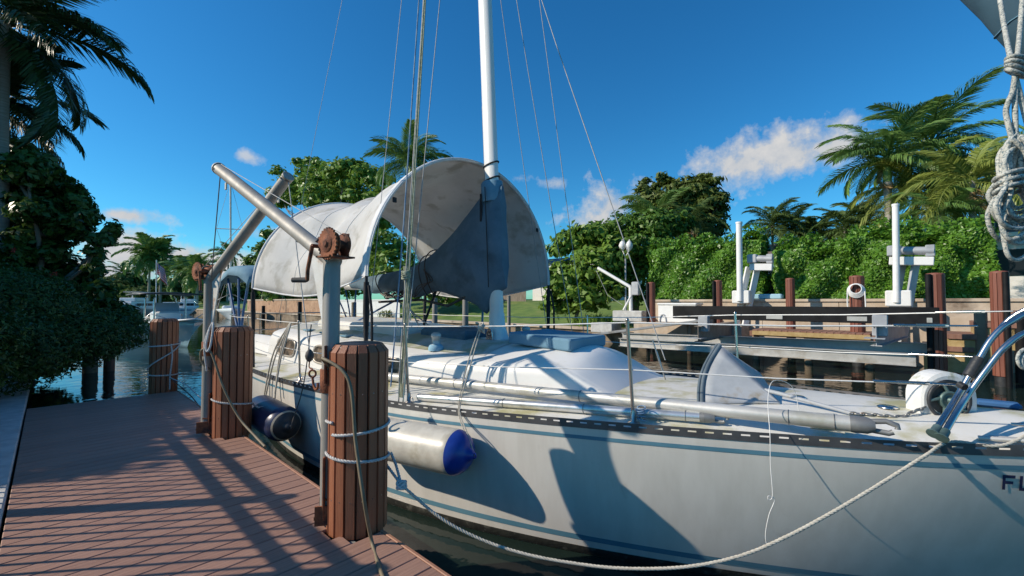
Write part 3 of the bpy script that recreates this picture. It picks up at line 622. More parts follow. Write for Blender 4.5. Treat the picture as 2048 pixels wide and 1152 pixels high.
# sail cover: stacked cross sections along the boom, rising up the mast
topf = interp([(-1.5, 1.92), (-1.0, 1.955), (-.4, 2.0), (.1, 2.06), (.5, 2.2), (.9, 2.43), (1.2, 2.65), (1.42, 2.82), (1.58, 2.93), (1.80, 2.93)])
botf = interp([(-1.5, 1.74), (-.4, 1.68), (.2, 1.64), (.7, 1.66), (1.05, 1.62), (1.35, 1.48), (1.5, 1.38), (1.62, 1.58), (1.80, 1.72)])
widf = interp([(-1.5, .10), (-.4, .13), (.4, .16), (1.0, .17), (1.4, .145), (1.6, .12), (1.74, .11), (1.80, .06)])
mb = MB(); R = []; uu = np.linspace(-1.5, 1.80, 54)
for u in uu:
    zt, zb_, w = topf(u), botf(u), widf(u); rk = 0; ring = []
    for k in range(20):
        a = 2*math.pi*k/20; cz = math.sin(a); cx = math.cos(a)
        z = zb_+(zt-zb_)*(.5+.5*cz)
        f = (.5-.5*cz)                      # wide below, narrow on top
        taper = (.30 if u < 1.45 else .8)
        wv = w*abs(cx)**.8*(taper+(1-taper)*min(1, f*1.6)**.8)
        wv += .018*math.sin(u*9+z*11)*abs(cx)*(f+.2)+.010*math.sin(u*23-z*17)*abs(cx)
        sag = .03*math.sin(u*6.5+1.2)*f
        ur = u-(max(0, z-1.7))*RK
        ring.append(B(ur, math.copysign(wv, cx), z-sag))
    R.append(ring)
sc_ = mb.loft(R, True, True, True).build('sail_cover', 'canvas_blue', sb)
mb = MB(); R = []
for z, s_ in ((2.74, 1.3), (2.80, 1.36), (2.97, 1.3), (2.99, 1.16)): c = mastp(z); R.append([c+UA*(.126*s_*math.cos(a)+.006*math.sin(5*a))+VA*(.094*s_*math.sin(a)) for a in np.linspace(0, 2*math.pi, 22, endpoint=False)])
mb.loft(R, True, False, True).build('collar', 'canvas_faded', sc_)
q = MB(); zt = 2.83; c = mastp(zt)-VA*.118-UA*.10; q.box(c-ZU*.30, .035, .005, .62, (UA, VA, ZU)); q.build('strap', 'black_web', sc_)
q = MB(); q.tube([B(MU-.02-(z-1.7)*RK, -.135-.0*z, z) for z in np.linspace(1.72, 2.9, 12)], .006, 6); q.build('zip', 'black_web', sc_)
q = MB()
for u0 in (.55,): q.tube([B(u0+.04*math.sin(a*2), .0+(widf(u0)+.02)*math.cos(a), (topf(u0)+botf(u0))/2+(topf(u0)-botf(u0)+.05)/2*math.sin(a)) for a in np.linspace(0, 6.283, 28, endpoint=False)], .009, 6, closed=True)
q.build('tie', 'rope_dark', sc_)
for u0 in (.42, -.65): MB().tube([B(u0+.04*math.sin(a*2), (widf(u0)+.02)*math.cos(a), (topf(u0)+botf(u0))/2+(topf(u0)-botf(u0)+.05)/2*math.sin(a)) for a in np.linspace(0, 6.283, 28, endpoint=False)], .009, 6, closed=True).build('tie', 'rope_dark', sc_)
q = MB()
for k in range(3): q.tube(curve([B(.5, -.17, 1.98), B(.62+.05*k, -.2, 1.82), B(.48-.03*k, -.2, 1.7+.03*k), B(.3, -.17, 1.62), B(.1+.05*k, -.16, 1.7)], 8), .007, 6)
q.build('tie_tail', 'rope_dark', sc_)
q = MB()
for k in range(16):
    c = B(.15-.5*random.random(), -.05-.1*random.random(), 1.60+.08*random.random()); q.tube([c+Vector((.05*math.cos(t_+k), .05*math.sin(t_*1.3), .035*math.sin(t_+k))) for t_ in np.linspace(0, 5, 12)], .007, 5)
q.build('rope_bundle', 'rope_dark', sb)
q = MB(); q.tube([B(1.3, -.05, 1.66), B(.9, -.1, 1.5), B(.4, -.12, 1.58), B(-.6, -.12, 1.55)], .02, 8); q.build('reefing_line', 'rope_dark', sb)
# vang / struts under the boom
for a, b, r, m in (((.1, 0, 1.72), (-1.05, -.35, ctop(-1, .3)), .016, 'blue_tube'), ((-.5, -.06, 1.7), (.62, -.12, ctop(.6, 0)+.06), .012, 'alu_dull'), ((.55, 0, 1.7), (.2, .05, ctop(.2, 0)), .02, 'black_plastic'), ((-.05, -.1, 1.66), (.6, -.28, ctop(.6, .28)+.05), .012, 'alu_dull'), ((1.05, .4, 1.7), (1.0, .42, 1.2), .017, 'rope_blue')):
    MB().tube([B(*a), B(*b)], r, 8).build('strut', m, sb)
# ------------------------------- awning on two hoops
aw = thing('awning', 'big white arched canvas awning on two hoops over the sailboat cabin', 'awning', B(0, 0, 1.8))
UF, UR = 1.32, -1.55
HR = [(UF, 1.51, 1.80, 1.47), (UR, 1.50, 1.74, 1.42)]
def hoop(i, a): u, w, z0, rr = HR[i]; return B(u-(.10 if i == 0 else 0)*0, -w*math.cos(a), z0+rr*math.sin(a))
mb = MB(); NA, NU = 48, 34; R = []
for j in range(NU+1):
    t = j/NU; row = []
    for k in range(NA+1):
        a = math.pi*k/NA
        p0, p1 = hoop(0, a), hoop(1, a); p = p0.lerp(p1, t)
        e = math.sin(math.pi*t); c = B(UF+(UR-UF)*t, 0, 1.75)
        pull = 1-.13*e*(.55+.45*math.sin(a))
        p = c+(p-c)*pull
        side = abs(math.cos(a))
        p.z -= .22*e*max(0, side-.75)*3          # lower edges dip between the hoops
        n = (p-c); n.normalize()
        p += n*(.046*e*math.sin(13*t+a*5.5)+.030*e*math.sin(a*12+t*7)+.022*e*math.sin(a*7-t*22))
        row.append(p)
    R.append(row)
def awning_part(k0, k1, nm):
    m_ = MB(); m_.loft([r[k0:k1+1] for r in R], False, False, True); o = m_.build(nm, 'canvas_white', aw); sol = o.modifiers.new('s', 'SOLIDIFY'); sol.thickness = .004; return o
cv = awning_part(0, NA, 'canvas')
for i, nm in ((0, 'front'), (1, 'rear')):
    q = MB(); q.tube([hoop(i, math.pi*k/NA) for k in range(NA+1)], .022, 10); q.build('hoop', 'canvas_hem', aw)
q = MB(); q.loft([[hoop(0, math.pi*k/NA)+(hoop(0, math.pi*k/NA)-B(UF, 0, 1.8)).normalized()*.008+UA*w for w in (.03, -.09)] for k in range(NA+1)], False, False, True); q.build('hem', 'canvas_hem', aw)
for k in (0, NA):
    q = MB(); q.tube([r[k] for r in R], .012, 6); q.build('edge_hem', 'canvas_hem', aw)
# seams across the canvas, tabs and grommets
for tt in (10, 22):
    q = MB(); q.tube([R[tt][k]+ (R[tt][k]-B(0, 0, 1.75)).normalized()*.003 for k in range(0, NA+1, 1)], .003, 5); q.build('seam', 'canvas_hem', aw)
for k in (9, 39):
    c = hoop(0, math.pi*k/NA); q = MB(); q.box(c+UA*.02-(c-B(UF, 0, 1.8)).normalized()*.06, .02, .05, .06, (UA, VA, ZU), .004); q.build('tab', 'black_web', aw)
for sd_, u0 in ((-1, UF), (1, UF), (-1, UR), (1, UR)):
    i = 0 if u0 == UF else 1; f = hoop(i, 0 if sd_ < 0 else math.pi); g = B(u0, sd_*(bth(u0)-.09), dz(u0, bth(u0)-.09))
    q = MB(); q.tube([f+ZU*.05, f.lerp(g, .06)], .018, 8); q.tube([f.lerp(g, .05), f.lerp(g, .3), f.lerp(g, .62)], [.03, .036, .02], 8); q.tube([f.lerp(g, .6), g], .018, 8); q.build('strap', 'black_web', aw)
    if i == 0: q = MB(); q.tube([f.lerp(g, .08)+UA*.05, f.lerp(g, .3)+UA*.11, f.lerp(g, .66)+UA*.12], .016, 6); q.build('strap_tail', 'black_web', aw)
q = MB(); c = R[26][8]; q.lathe(c, [(.01, .01), (.022, .012), (.022, .0)], 12, (c-B(0, 0, 1.75)).normalized()); q.build('grommet', 'steel', aw)
def deckpt(px, py, rz):                       # point resting rz above the cambered deck
    z = .6
    for _ in range(12): p_ = at_z(px, py, z); u, v, _z = toB(p_); z = B(u, v, dz(u, v)).z+rz
    return p_
# ------------------------------- stanchions and lifelines
SP = [(-1.9, None), (0.0, None), (1.89, None), (3.81, None)]; SPS = [(-1.9, 0), (.1, 0), (2.05, 0), (4.0, 0)]
tops = {-1: [], 1: []}
for sd_, lst in ((-1, SP), (1, SPS)):
    for u, _ in lst:
        v = sd_*(bth(u)-.11); b_ = B(u, v, dz(u, v)); tp = b_+ZU*.77+VA*sd_*.03-UA*.03*(1 if u > 1 else 0); tops[sd_].append((b_, tp))
        sp = MB(); sp.tube([b_, b_.lerp(tp, .5), tp], .0135, 10); sp.lathe(tp, [(.0135, 0), (.016, .004), (.012, .02), (.004, .024)], 10); so = sp.build('stanchion', 'steel_dull' if sd_ < 0 else 'steel', sb)
        q = MB(); q.lathe(b_, [(.045, 0), (.045, .008), (.02, .014), (.019, .09), (.016, .10)], 12); q.tube(arc(b_+UA*.04+ZU*.03, UA, ZU, .03, 0, 3.14, 8), .006, 6); q.build('stanchion_base', 'steel_dull', so)
pb = deckpt(1884, 874, 0); pbs = B(5.42, .5, dz(5.4, .5))
pe = by(1955, 652, 2.35); pe2 = by(1918, 770, 2.33)
pes = B(5.75, .45, 1.49); pes2 = B(5.6, .46, 1.18)
for sd_ in (-1, 1):
    tl = tops[sd_]
    tp_ = [t[1]-ZU*.012 for t in tl]; md = [t[0].lerp(t[1], .52) for t in tl]
    for ln, end in ((tp_, pe if sd_ < 0 else pes), (md, pe2 if sd_ < 0 else pes2)):
        aft = B(-3.9, sd_*1.05, ln[0].z); pts = [aft]
        for p_ in ln+[end]:
            o_ = pts[-1]; pts.append(o_.lerp(p_, .5)-ZU*.012); pts.append(p_)
        MB().tube(pts, .0055 if ln is tp_ else .0045, 6).build('lifeline', 'life', sb)
        q = MB(); dr_ = (end-ln[-1]).normalized(); q.tube([end-dr_*.42, end-dr_*.36], .009, 8); q.tube([end-dr_*.36, end-dr_*.16], .0075, 8); q.box(end-dr_*.22, .16, .006, .022, (dr_, dr_.cross(ZU).normalized(), ZU), .002); q.tube([end-dr_*.14, end], .006, 6); q.build('turnbuckle', 'steel', sb)
# ------------------------------- pulpit
for nm, pts in (('pulpit', [pb, by(1925, 806, 2.29), by(1972, 740, 2.28), by(2012, 692, 2.26), by(2060, 662, 2.24), by(2140, 650, 2.22), by(2300, 652, 2.25), B(6.55, 0, 1.55)]),
                ('pulpit', [deckpt(1868, 866, 0), by(1915, 792, 2.33), by(1952, 728, 2.33), by(1985, 675, 2.32), by(2025, 642, 2.30), by(2090, 618, 2.28), by(2250, 610, 2.3), B(6.6, .1, 1.72)]),
                ('pulpit', [pbs, B(5.6, .46, 1.2), B(5.8, .44, 1.5), B(6.2, .3, 1.6), B(6.55, .05, 1.62)])):
    pts[0] = Vector((pts[0].x, pts[0].y, pts[0].z)); po_ = MB().tube(curve(pts, 8), .0165, 12).build(nm, 'steel', sb)
    q = MB(); d_ = (pts[1]-pts[0]).normalized(); q.lathe(pts[0]-d_*.01, [(.034, 0), (.034, .008), (.024, .012), (.022, .06), (.02, .065)], 14, d_); q.build('foot', 'bronze_green', po_)
MB().tube([by(1918, 768, 2.30), by(1930, 775, 2.27)], .02, 8).build('clamp', 'black_plastic', sb); MB().tube([by(1936, 752, 2.33), by(1958, 716, 2.33)], .028, 10).build('sleeve', 'black_plastic', sb)
# ------------------------------- standing rigging
def to_mast(A, tx, ty):                       # top on the mast so that the wire passes the row ty at column tx
    best = None
    for zt in np.arange(4.5, 14.1, .1):
        T = mastp(zt)
        for t_ in np.linspace(0.05, 1, 60):
            p_ = A.lerp(T, t_); r = p_-EYE; c, s = math.cos(PITCH), math.sin(PITCH); y = r.y*c+r.z*s; z = -r.y*s+r.z*c
            if y < .1: continue
            X = 1024+F*r.x/y; Y = 576-F*z/y; e = (X-tx)**2+(Y-ty)**2
            if best is None or e < best[0]: best = (e, zt)
    return mastp(best[1])
CP = B(1.80, -(bth(1.8)-.06), dz(1.8, 1.4)); CPS = B(1.80, bth(1.8)-.06, dz(1.8, 1.4))
rig = [('backstay', B(-4.3, -.1, .8), (665, 0), .0045, 'wire'), ('shroud', CP+UA*.03, (772, 0), .0065, 'wire'), ('shroud', CP+UA*.10, (880, 0), .0055, 'wire'), ('shroud', CP-UA*.62, (772, 20), .0045, 'wire'),
       ('shroud', CPS, (1032, 0), .0055, 'wire'), ('shroud', CPS-UA*.5+VA*0, (1001, 0), .005, 'wire'), ('shroud', CPS+UA*.2, (1097, 0), .0055, 'wire'), ('babystay', B(3.6, .1, dz(3.6, .1)+.02), (1082, 0), .0055, 'wire')]
for nm, A, tp_, r, m in rig:
    T = to_mast(A, *tp_); o = MB().tube([A+ZU*.2, A.lerp(T, .5), T], r, 6).build(nm, m, sb)
    d_ = (T-A).normalized(); q = MB(); q.tube([A, A+d_*.10], .007, 8); q.tube([A+d_*.08, A+d_*.30], .011, 8); q.tube([A+d_*.28, A+d_*.42], .008, 8); q.build('turnbuckle', 'steel_dull', o)
# halyards brought to the shrouds
T = to_mast(CP, 772, 0)
for k, (m, dx, r) in enumerate((('rope_green', .0, .009), ('rope_green', .02, .008), ('rope_green', -.018, .008))):
    A = CP+UA*(.05+dx)+VA*.01+ZU*.05; MB().tube([A, A.lerp(T, .2)+VA*.012*(k-1), A.lerp(T, .5)+UA*.01*(k-1), T], r, 6).build('halyard', m, sb)
A = CP-UA*.28+VA*.12+ZU*.1; T3 = to_mast(A, 772, 2); MB().tube([A, A.lerp(T3, .12)+UA*.02, A.lerp(T3, .3), T3], .009, 6).build('halyard', 'rope_blue', sb)
q = MB()
c0 = CP.lerp(T, .09)
for k in range(7): c = CP.lerp(T, .085)+ZU*(.012*k-.03); q.tube([c+UA*(.045*math.cos(a)+.02)+VA*.04*math.sin(a)+ZU*.012*math.sin(a+k) for a in np.linspace(0, 6.28, 14, endpoint=False)], .009, 6, closed=True)
for k in range(5): x = -.03+.02*k; q.tube(curve([c0+UA*x+ZU*.02, c0+UA*(x+.025)-ZU*.22, c0+UA*(x-.01)-ZU*(.42+.05*k), c0+UA*(x+.02)-ZU*(.75 if k % 2 else .3)], 6), .008, 6)
q.build('halyard_coil', 'rope_green', sb)
# spare lines tied on the top lifeline (fender lanyard knot etc.)
# ------------------------------- furled genoa above the bow
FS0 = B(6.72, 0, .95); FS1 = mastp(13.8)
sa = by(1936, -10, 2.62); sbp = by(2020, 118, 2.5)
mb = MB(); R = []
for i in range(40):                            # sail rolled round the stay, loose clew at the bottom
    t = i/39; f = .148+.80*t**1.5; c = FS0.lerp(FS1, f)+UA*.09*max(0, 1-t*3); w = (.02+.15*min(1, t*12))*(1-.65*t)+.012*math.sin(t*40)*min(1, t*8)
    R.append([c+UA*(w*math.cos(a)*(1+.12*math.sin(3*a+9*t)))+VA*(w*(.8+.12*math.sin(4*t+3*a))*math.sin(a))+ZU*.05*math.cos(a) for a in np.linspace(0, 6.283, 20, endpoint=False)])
fs = mb.loft(R, True, True, True).build('furled_sail', 'sail_uv_shaded', sb)
MB().tube([FS0, FS1], .012, 8).build('forestay', 'wire', sb)
for i in (4, 8, 13): MB().tube([p+(p-sum(R[i], Vector())/20).normalized()*.004 for k, p in enumerate(R[i])], .004, 5, closed=True).build('seam', 'canvas_faded', fs)
# ------------------------------- winches with faded canvas covers
for (px, py, Y) in ((872, 684, 4.75), (1052, 668, 5.55)):
    c = by(px, py, Y); u, v, _ = toB(c); c = B(u, v, ctop(u, min(.7, max(-.7, v)))-.005)
    w = MB(); w.lathe(c, [(.085, 0), (.088, .02), (.08, .05), (.06, .07), (.05, .085), (.05, .15), (.062, .165), (.062, .19), (.05, .205), (.03, .215)], 18); wo_ = w.build('winch', 'alu_dull', sb)
    q = MB(); q.lathe(c, [(.091, -.005), (.094, .02), (.086, .052), (.066, .072)], 18, caps=False); q.build('base_cover', 'canvas_cyan', wo_)
# ------------------------------- registration letters on the bow
def on_hull(q, z):
    u = U0+(U1-U0)*q
    for _ in range(8):
        zr = shz(U0+(U1-U0)*q); h = (zr-z)/(zr-WB); us = -4.4+.9*h; ub = 6.5-1.0*h**1.15; q = min(1, (u-us)/(ub-us))
    return B(*hullz(q, z, -1, .004))
def letters(px0, py0, sc):
    # find hull spot under the pixel
    best = None
    for q in np.linspace(.8, .99, 300):
        for z in np.linspace(.3, .8, 60):
            p_ = on_hull(q, z); r = p_-EYE; c, s = math.cos(PITCH), math.sin(PITCH); y = r.y*c+r.z*s; zz = -r.y*s+r.z*c
            e = (1024+F*r.x/y-px0)**2+(576-F*zz/y-py0)**2
            if best is None or e < best[0]: best = (e, q, z)
    return best[1], best[2]
q0, z0 = letters(2004, 951, 1)
hL = .085; wL = .047/(U1-U0)
def letter(rects, q0, nm):
    m_ = MB()
    for x0, x1, y0, y1 in rects: m_.loft([[on_hull(q0+wL*x, z0-hL*y) for y in (y0, y1)] for x in np.linspace(x0, x1, 4)], False)
    m_.build(nm, 'ink', sb)
letter([(0, .24, 0, 1), (.24, 1, 0, .2), (.24, .85, .40, .60)], q0, 'letter'); letter([(0, .24, 0, 1), (.24, .95, .8, 1)], q0+wL*1.35, 'letter')
# ------------------------------- bimini at the stern
for sd_ in (-1, 1):
    for u, du in ((-3.3, -.9), (-3.35, -.3), (-3.4, .25)):
        MB().tube([B(u, sd_*1.05, dz(u, 1)+.1), B(u+du*.5, sd_*1.04, 1.4), B(u+du, sd_*1.0, 1.98)], .024 if sd_ < 0 else .017, 8).build('bimini_strut', 'blue_tube', sb)
mb = MB(); R = []
for u, z in ((-4.35, 1.86), (-4.3, 2.05), (-3.9, 2.16), (-3.4, 2.12), (-3.0, 1.98), (-2.97, 1.85)): R.append([B(u, 1.1*math.sin(a), z+.10*math.cos(a)-(.12 if abs(a) > 1.5 else 0)) for a in np.linspace(-1.55, 1.55, 13)])
bi = mb.loft(R, False, False, True).build('bimini_top', 'canvas_faded', sb); so_ = bi.modifiers.new('s', 'SOLIDIFY'); so_.thickness = .03
# outboard end of stern: rails
for z in (1.0, 1.32): MB().tube([B(-4.3, .95*math.sin(a), z) if abs(a) < 1.5 else B(-3.6, 1.05*math.copysign(1, a), z) for a in np.linspace(-1.57, 1.57, 15)], .0125, 8).build('stern_rail', 'steel_dull', sb)
for v in (-.9, -.4, .4, .9): MB().tube([B(-4.3, v, .75), B(-4.3, v, 1.32)], .0125, 8).build('stern_rail_post', 'steel_dull', sb)

# ---------------------------------------------------------------- loose gear on the sailboat
def pole(pts_px, r, m, label, end_len, name='spinnaker_pole'):
    a, b = pts_px; d_ = (b-a).normalized(); sd_ = d_.cross(ZU).normalized(); up = sd_.cross(d_)
    th_ = thing(name, label, 'spinnaker pole', a.lerp(b, .5))
    MB().tube([a, b-d_*end_len], r, 18).build('tube', m, th_)
    for t_ in ((.0,), ): pass
    q = MB(); e = b-d_*end_len; q.lathe(e, [(r*1.06, -.02), (r*1.08, 0), (r*1.06, end_len*.3), (r*.72, end_len*.5)], 18, d_); q.build('collar', 'alu_end', th_)
    j = MB(); L_ = end_len; 
    j.tube([e+d_*L_*.3+up*r*.5, e+d_*L_*.75+up*r*.75, b+up*r*.35, b-up*r*.1], r*.34, 8); j.tube([e+d_*L_*.3-up*r*.5, e+d_*L_*.8-up*r*.72, b-d_*.02-up*r*.5], r*.34, 8); j.build('jaw', 'alu_end', th_)
    for f in (.35, .62, .9, .945):
        c = a.lerp(b, f); MB().tube([c+(sd_*math.cos(x)+up*math.sin(x))*(r+.0015) for x in np.linspace(0, 6.283, 24, endpoint=False)], .003, 5, closed=True).build('ring', 'alu_end', th_)
    return th_
zp = lambda p, k: Vector((p.x, p.y, k))
def deckpt_(px, py, rz):                       # point resting rz above the cambered deck
    z = .75
    for _ in range(12): p_ = at_z(px, py, z); u, v, _z = toB(p_); z = B(u, v, dz(u, v)).z+rz
    return p_
a = deckpt(700, 745, .05); b = deckpt(1795, 857, .05)
pole((a, b), .047, 'alu_dull', 'thick dull grey spinnaker pole lying along the side deck', .20)
a = deckpt(838, 794, .042); b = deckpt(1455, 838, .042)
pole((a, b), .036, 'alu', 'slimmer shiny spinnaker pole lying along the toe rail', .16)
# deck fairlead and chain of the anchor, plough anchor on the foredeck
def dk(px, py, h=0): return deckpt(px, py, h)
tip = dk(1550, 806, .01); heel = dk(1408, 806, .012)
ab = dk(1425, 800, .0); ub, vb, zb_ = toB(ab)
an = thing('plough_anchor', 'grey plough anchor with curved rimmed blade lying on the foredeck', 'anchor', ab)
nb = dk(1404, 806, .012); top_ = at_y(1440, 690, dk(1425, 790, 0).y+.12); fl = dk(1478, 775, .05); nose = dk(1560, 806, .012); far_low = dk(1545, 770, .012)
# blade: two curved plates meeting along a keel from the top edge to the nose
def plate(e0, e1, e2, bulge, nm):
    m_ = MB(); R = []
    for i in range(9):
        s_ = i/8; l0 = e0.lerp(e1, s_)+bulge*math.sin(math.pi*s_)
        R.append([l0.lerp(e2, k/6)+bulge*.6*math.sin(math.pi*s_)*math.sin(math.pi*k/6)*.6 for k in range(7)])
    o = m_.loft(R, False, False, True).build(nm, 'anchor', an); so2 = o.modifiers.new('s', 'SOLIDIFY'); so2.thickness = .012; return o, [r[0] for r in R]
bl = (nb-nose).normalized()*.05
_, e1_ = plate(nb, top_, nose, bl, 'blade')
plate(top_, dk(1520, 745, .02), nose, Vector((0, .03, .0)), 'blade')
for off, r in ((Vector(), .017), (bl*.55+ZU*.0, .012)): MB().tube([p+off for p in e1_], r, 10).build('rim', 'anchor_rim', an)
sk0 = at_y(1452, 762, fl.y-.02); sk1 = dk(1700, 826, .02)
q = MB(); q.box(sk0.lerp(fl, .5), (fl-sk0).length+.04, .03, .05, ((fl-sk0).normalized(), (fl-sk0).cross(ZU).normalized(), ZU), .006); q.build('crown', 'anchor', an)
MB().tube([sk0, sk0.lerp(sk1, .5)+ZU*.01, sk1], [.017, .016, .013], 10).build('shank', 'anchor', an)
MB().tube([sk0+Vector((-.12, .0, .02)), fl.lerp(nose, .3)], .011, 8).build('stock', 'anchor_rim', an)
# chain
cp_ = resample(curve([sk1, dk(1722, 828, .014), dk(1745, 829, .014), dk(1775, 832, .014), dk(1805, 833, .014), dk(1822, 825, .03), dk(1850, 815, .08)], 10), .034)
ch = thing('anchor_chain', 'galvanised chain lying between the anchor shank and the windlass', 'chain', cp_[0])
for i in range(len(cp_)-1):
    a, b = cp_[i], cp_[i+1]; d_ = (b-a).normalized(); sx = d_.cross(ZU).normalized(); up = sx.cross(d_); X = sx if i % 2 else (up*.75+sx*.66); c = (a+b)/2
    MB().tube([c+d_*(.024*math.cos(t_))+X*(.013*math.sin(t_)) for t_ in np.linspace(0, 6.283, 12, endpoint=False)], .0055, 6, closed=True).build('link', 'chain', ch)
# windlass: white half-round housing with a spoked hand wheel
wl = dk(1882, 846, 0); uw, vw, zw = toB(wl); wd = thing('windlass', 'white half-round windlass with dark hand wheel on the bow deck', 'windlass', wl)
wx = Vector((1, 0, 0)).lerp(UA, .15).normalized(); wy = wx.cross(ZU)*-1
cw0 = at_y(1882, 846, wl.y+.08); cw0.z = zw-.01; rW = .172; hW = .175
prof = [(-rW, 0)]+[(rW*math.cos(a), hW+rW*math.sin(a)) for a in np.linspace(math.pi, 0, 18)]+[(rW, 0)]
q = MB(); R = []
for dpt, k in ((-.075, .93), (-.065, 1), (.065, 1), (.075, .93)): R.append([cw0+wx*x*k+ZU*(y*(k if y > .05 else 1))+wy*dpt for x, y in prof])
q.loft(R, True, True); q.build('housing', 'windlass_white', wd)
wc_ = cw0+ZU*.165-wy*.10-wx*.025
q = MB(); q.tube([wc_+wx*.125*math.cos(a)+ZU*.125*math.sin(a) for a in np.linspace(0, 6.283, 32, endpoint=False)], .012, 8, closed=True); wheel = q.build('wheel', 'black_plastic', wd)
q = MB(); q.lathe(wc_+wy*.02, [(.06, 0), (.062, .03), (.05, .035), (.046, .02), (.02, .02), (.02, .045), (.012, .05)], 20, -wy); q.build('hub', 'bronze_green', wheel)
for k in range(5): a = .4+k*1.2566; MB().tube([wc_+(wx*math.cos(a)+ZU*math.sin(a))*.055, wc_+(wx*math.cos(a+.25)+ZU*math.sin(a+.25))*.122], .011, 6).build('spoke', 'bronze_green', wheel)
q = MB(); q.lathe(wc_+wy*.024, [(.10, 0), (.10, .006)], 24, -wy); q.build('brake_drum', 'dark_grip', wheel)
bp_ = cw0-wy*.02; q = MB()
q.box(bp_+ZU*.012, .46, .26, .024, (wx, wy, ZU), .02); q.build('base_plate', 'windlass_white', wd)
for s_ in (-.2, .2): MB().box(bp_+wx*s_+ZU*.017-wy*.1, .07, .08, .026, (wx, wy, ZU), .008).build('base_mark', 'blue_paint', wd)
q = MB(); q.lathe(cw0-wy*.16+wx*-.06+ZU*.02, [(.07, 0), (.075, .02), (.06, .035)], 18); q.build('deck_pipe', 'alu_dull', wd)
# deck cleats and fairleads
for px, py, nm in ((1775, 815, 'fairlead'), (1595, 795, 'fairlead')):
    c = dk(px, py, .004); q = MB(); q.lathe(c, [(.06, 0), (.06, .006), (.045, .014), (.03, .016)], 18); q.build(nm, 'steel', sb)
c = B(5.75, -.3, dz(5.75, .3)); q = MB(); q.tube([c-UA*.16+ZU*.05, c-UA*.08+ZU*.055, c+UA*.08+ZU*.055, c+UA*.16+ZU*.05], [.008, .014, .014, .008], 8); q.cyl(c-UA*.05, c-UA*.05+ZU*.05, .014, 8); q.cyl(c+UA*.05, c+UA*.05+ZU*.05, .014, 8); q.build('cleat', 'steel', sb)
q = MB(); c = B(5.6, -.46, dz(5.6, .46)+.03); q.tube(curve([c-UA*.15, c+UA*.1+ZU*.02, c+UA*.35, c+UA*.75+VA*.2], 8), .014, 8); q.tube(curve([c-UA*.1+VA*.05, c+UA*.2+VA*.06+ZU*.02, c+UA*.7+VA*.25], 8), .014, 8); q.build('bow_fitting', 'alu_dull', sb)
MB().box(dk(1995, 808, .03), .25, .12, .05, (UA, VA, ZU), .015).build('bow_pad', 'blue_tube', sb)
# ---------------------------------------------------------------- fenders
def fender(c0, c1, r, mA, mB, label, navy=False):
    d_ = (c1-c0).normalized(); L_ = (c1-c0).length
    fe = thing('fender', label, 'fender', c0.lerp(c1, .5)-ZU*r, 'fenders along the hull')
    prof = [(r*math.cos(a), r*.8*(1+math.sin(a))*.9) for a in np.linspace(-1.4, 0, 7)]+[(r, L_*.5), (r, L_-r*.95)]+[(r*math.cos(a), L_-r*.95+r*.95*math.sin(a)) for a in np.linspace(.05, .75 if navy else .28, 5)]
    MB().lathe(c0, prof, 32, d_).build('body', mA, fe)
    prof2 = [(r*math.cos(a)+.003, L_-r*.95+r*.95*math.sin(a)) for a in np.linspace(.74 if navy else .24, 1.25, 9)]+[(r*.26, L_+.012), (r*.17, L_+.03), (r*.11, L_+.04), (.01, L_+.04)]
    prof2 = [(x, y+.001) for x, y in prof2]; cp2 = MB().lathe(c0, prof2, 32, d_).build('end_cap', mB, fe)
    if navy: MB().lathe(c0, [(r*math.cos(a)+.004, L_-r*.95+r*.95*math.sin(a)) for a in (.62, .68, .74)], 32, d_, False).build('band', 'rubber_tan', fe)
    e = c0+d_*(L_+.045); sx = d_.cross(ZU).normalized()
    MB().tube([e+sx*.0+d_*(.012*math.cos(t_))+ZU*(.02*math.sin(t_)) for t_ in np.linspace(0, 6.283, 12, endpoint=False)], .007, 6, closed=True).build('eye', mB, fe)
    return e
def hs_(q, z, off): return B(*hullz(q, z, -1, off))
def qu(u): return (u-U0)/(U1-U0)
fz = .43; r1 = .187
def u_at(px, z, off):
    best = None
    for u in np.linspace(-3, 4, 701):
        r = hs_(qu(u), z, off)-EYE; y = r.y*math.cos(PITCH)+r.z*math.sin(PITCH); e = abs(1024+F*r.x/y-px)
        if best is None or e < best[0]: best = (e, u)
    return best[1]
uA = u_at(940, fz, r1/BK+.02)
e1f = fender(hs_(qu(uA-1.15), fz-.01, r1/BK+.01), hs_(qu(uA), fz+.01, r1/BK+.02), r1, 'rubber_white', 'rubber_blue', 'grubby white fender with bright blue end hanging against the hull')
k0 = tops[-1][2][1].lerp(tops[-1][3][1], .405)-ZU*.02; railp = B(2.55, -(bth(2.55)+.01), shz(2.55)+.055)
q = MB(); 
for k in (-1, 1): laid(q, curve([k0+UA*.012*k, k0.lerp(railp, .5)+UA*(.02*k)+VA*-.02, railp+UA*.008*k, railp.lerp(e1f, .5)-VA*.015+UA*.015*k, e1f], 8), .006)
for k in range(5): q.tube([k0+UA*(.022*math.cos(a)+.004*k)+VA*(.02*math.sin(a))+ZU*(.03*math.sin(a+k)-.008*k) for a in np.linspace(0, 6.283, 14, endpoint=False)], .008, 6, closed=True)
tag(q.build('fender_rope', 'rope'), 'grey rope knotted on the lifeline holding the white fender', 'rope')
fz2 = .27; r2 = .205; uB = u_at(578, fz2, r2/BK+.03)
e2f = fender(hs_(qu(uB-1.0), fz2+.03, r2/BK+.01), hs_(qu(uB), fz2, r2/BK+.03), r2, 'rubber_navy', 'black_plastic', 'dark navy fender with black end hanging behind the middle piling', True)
lp = tops[-1][1][1]+UA*.35-ZU*.02; lr = B(.35, -(bth(.35)+.01), shz(.35)+.05)
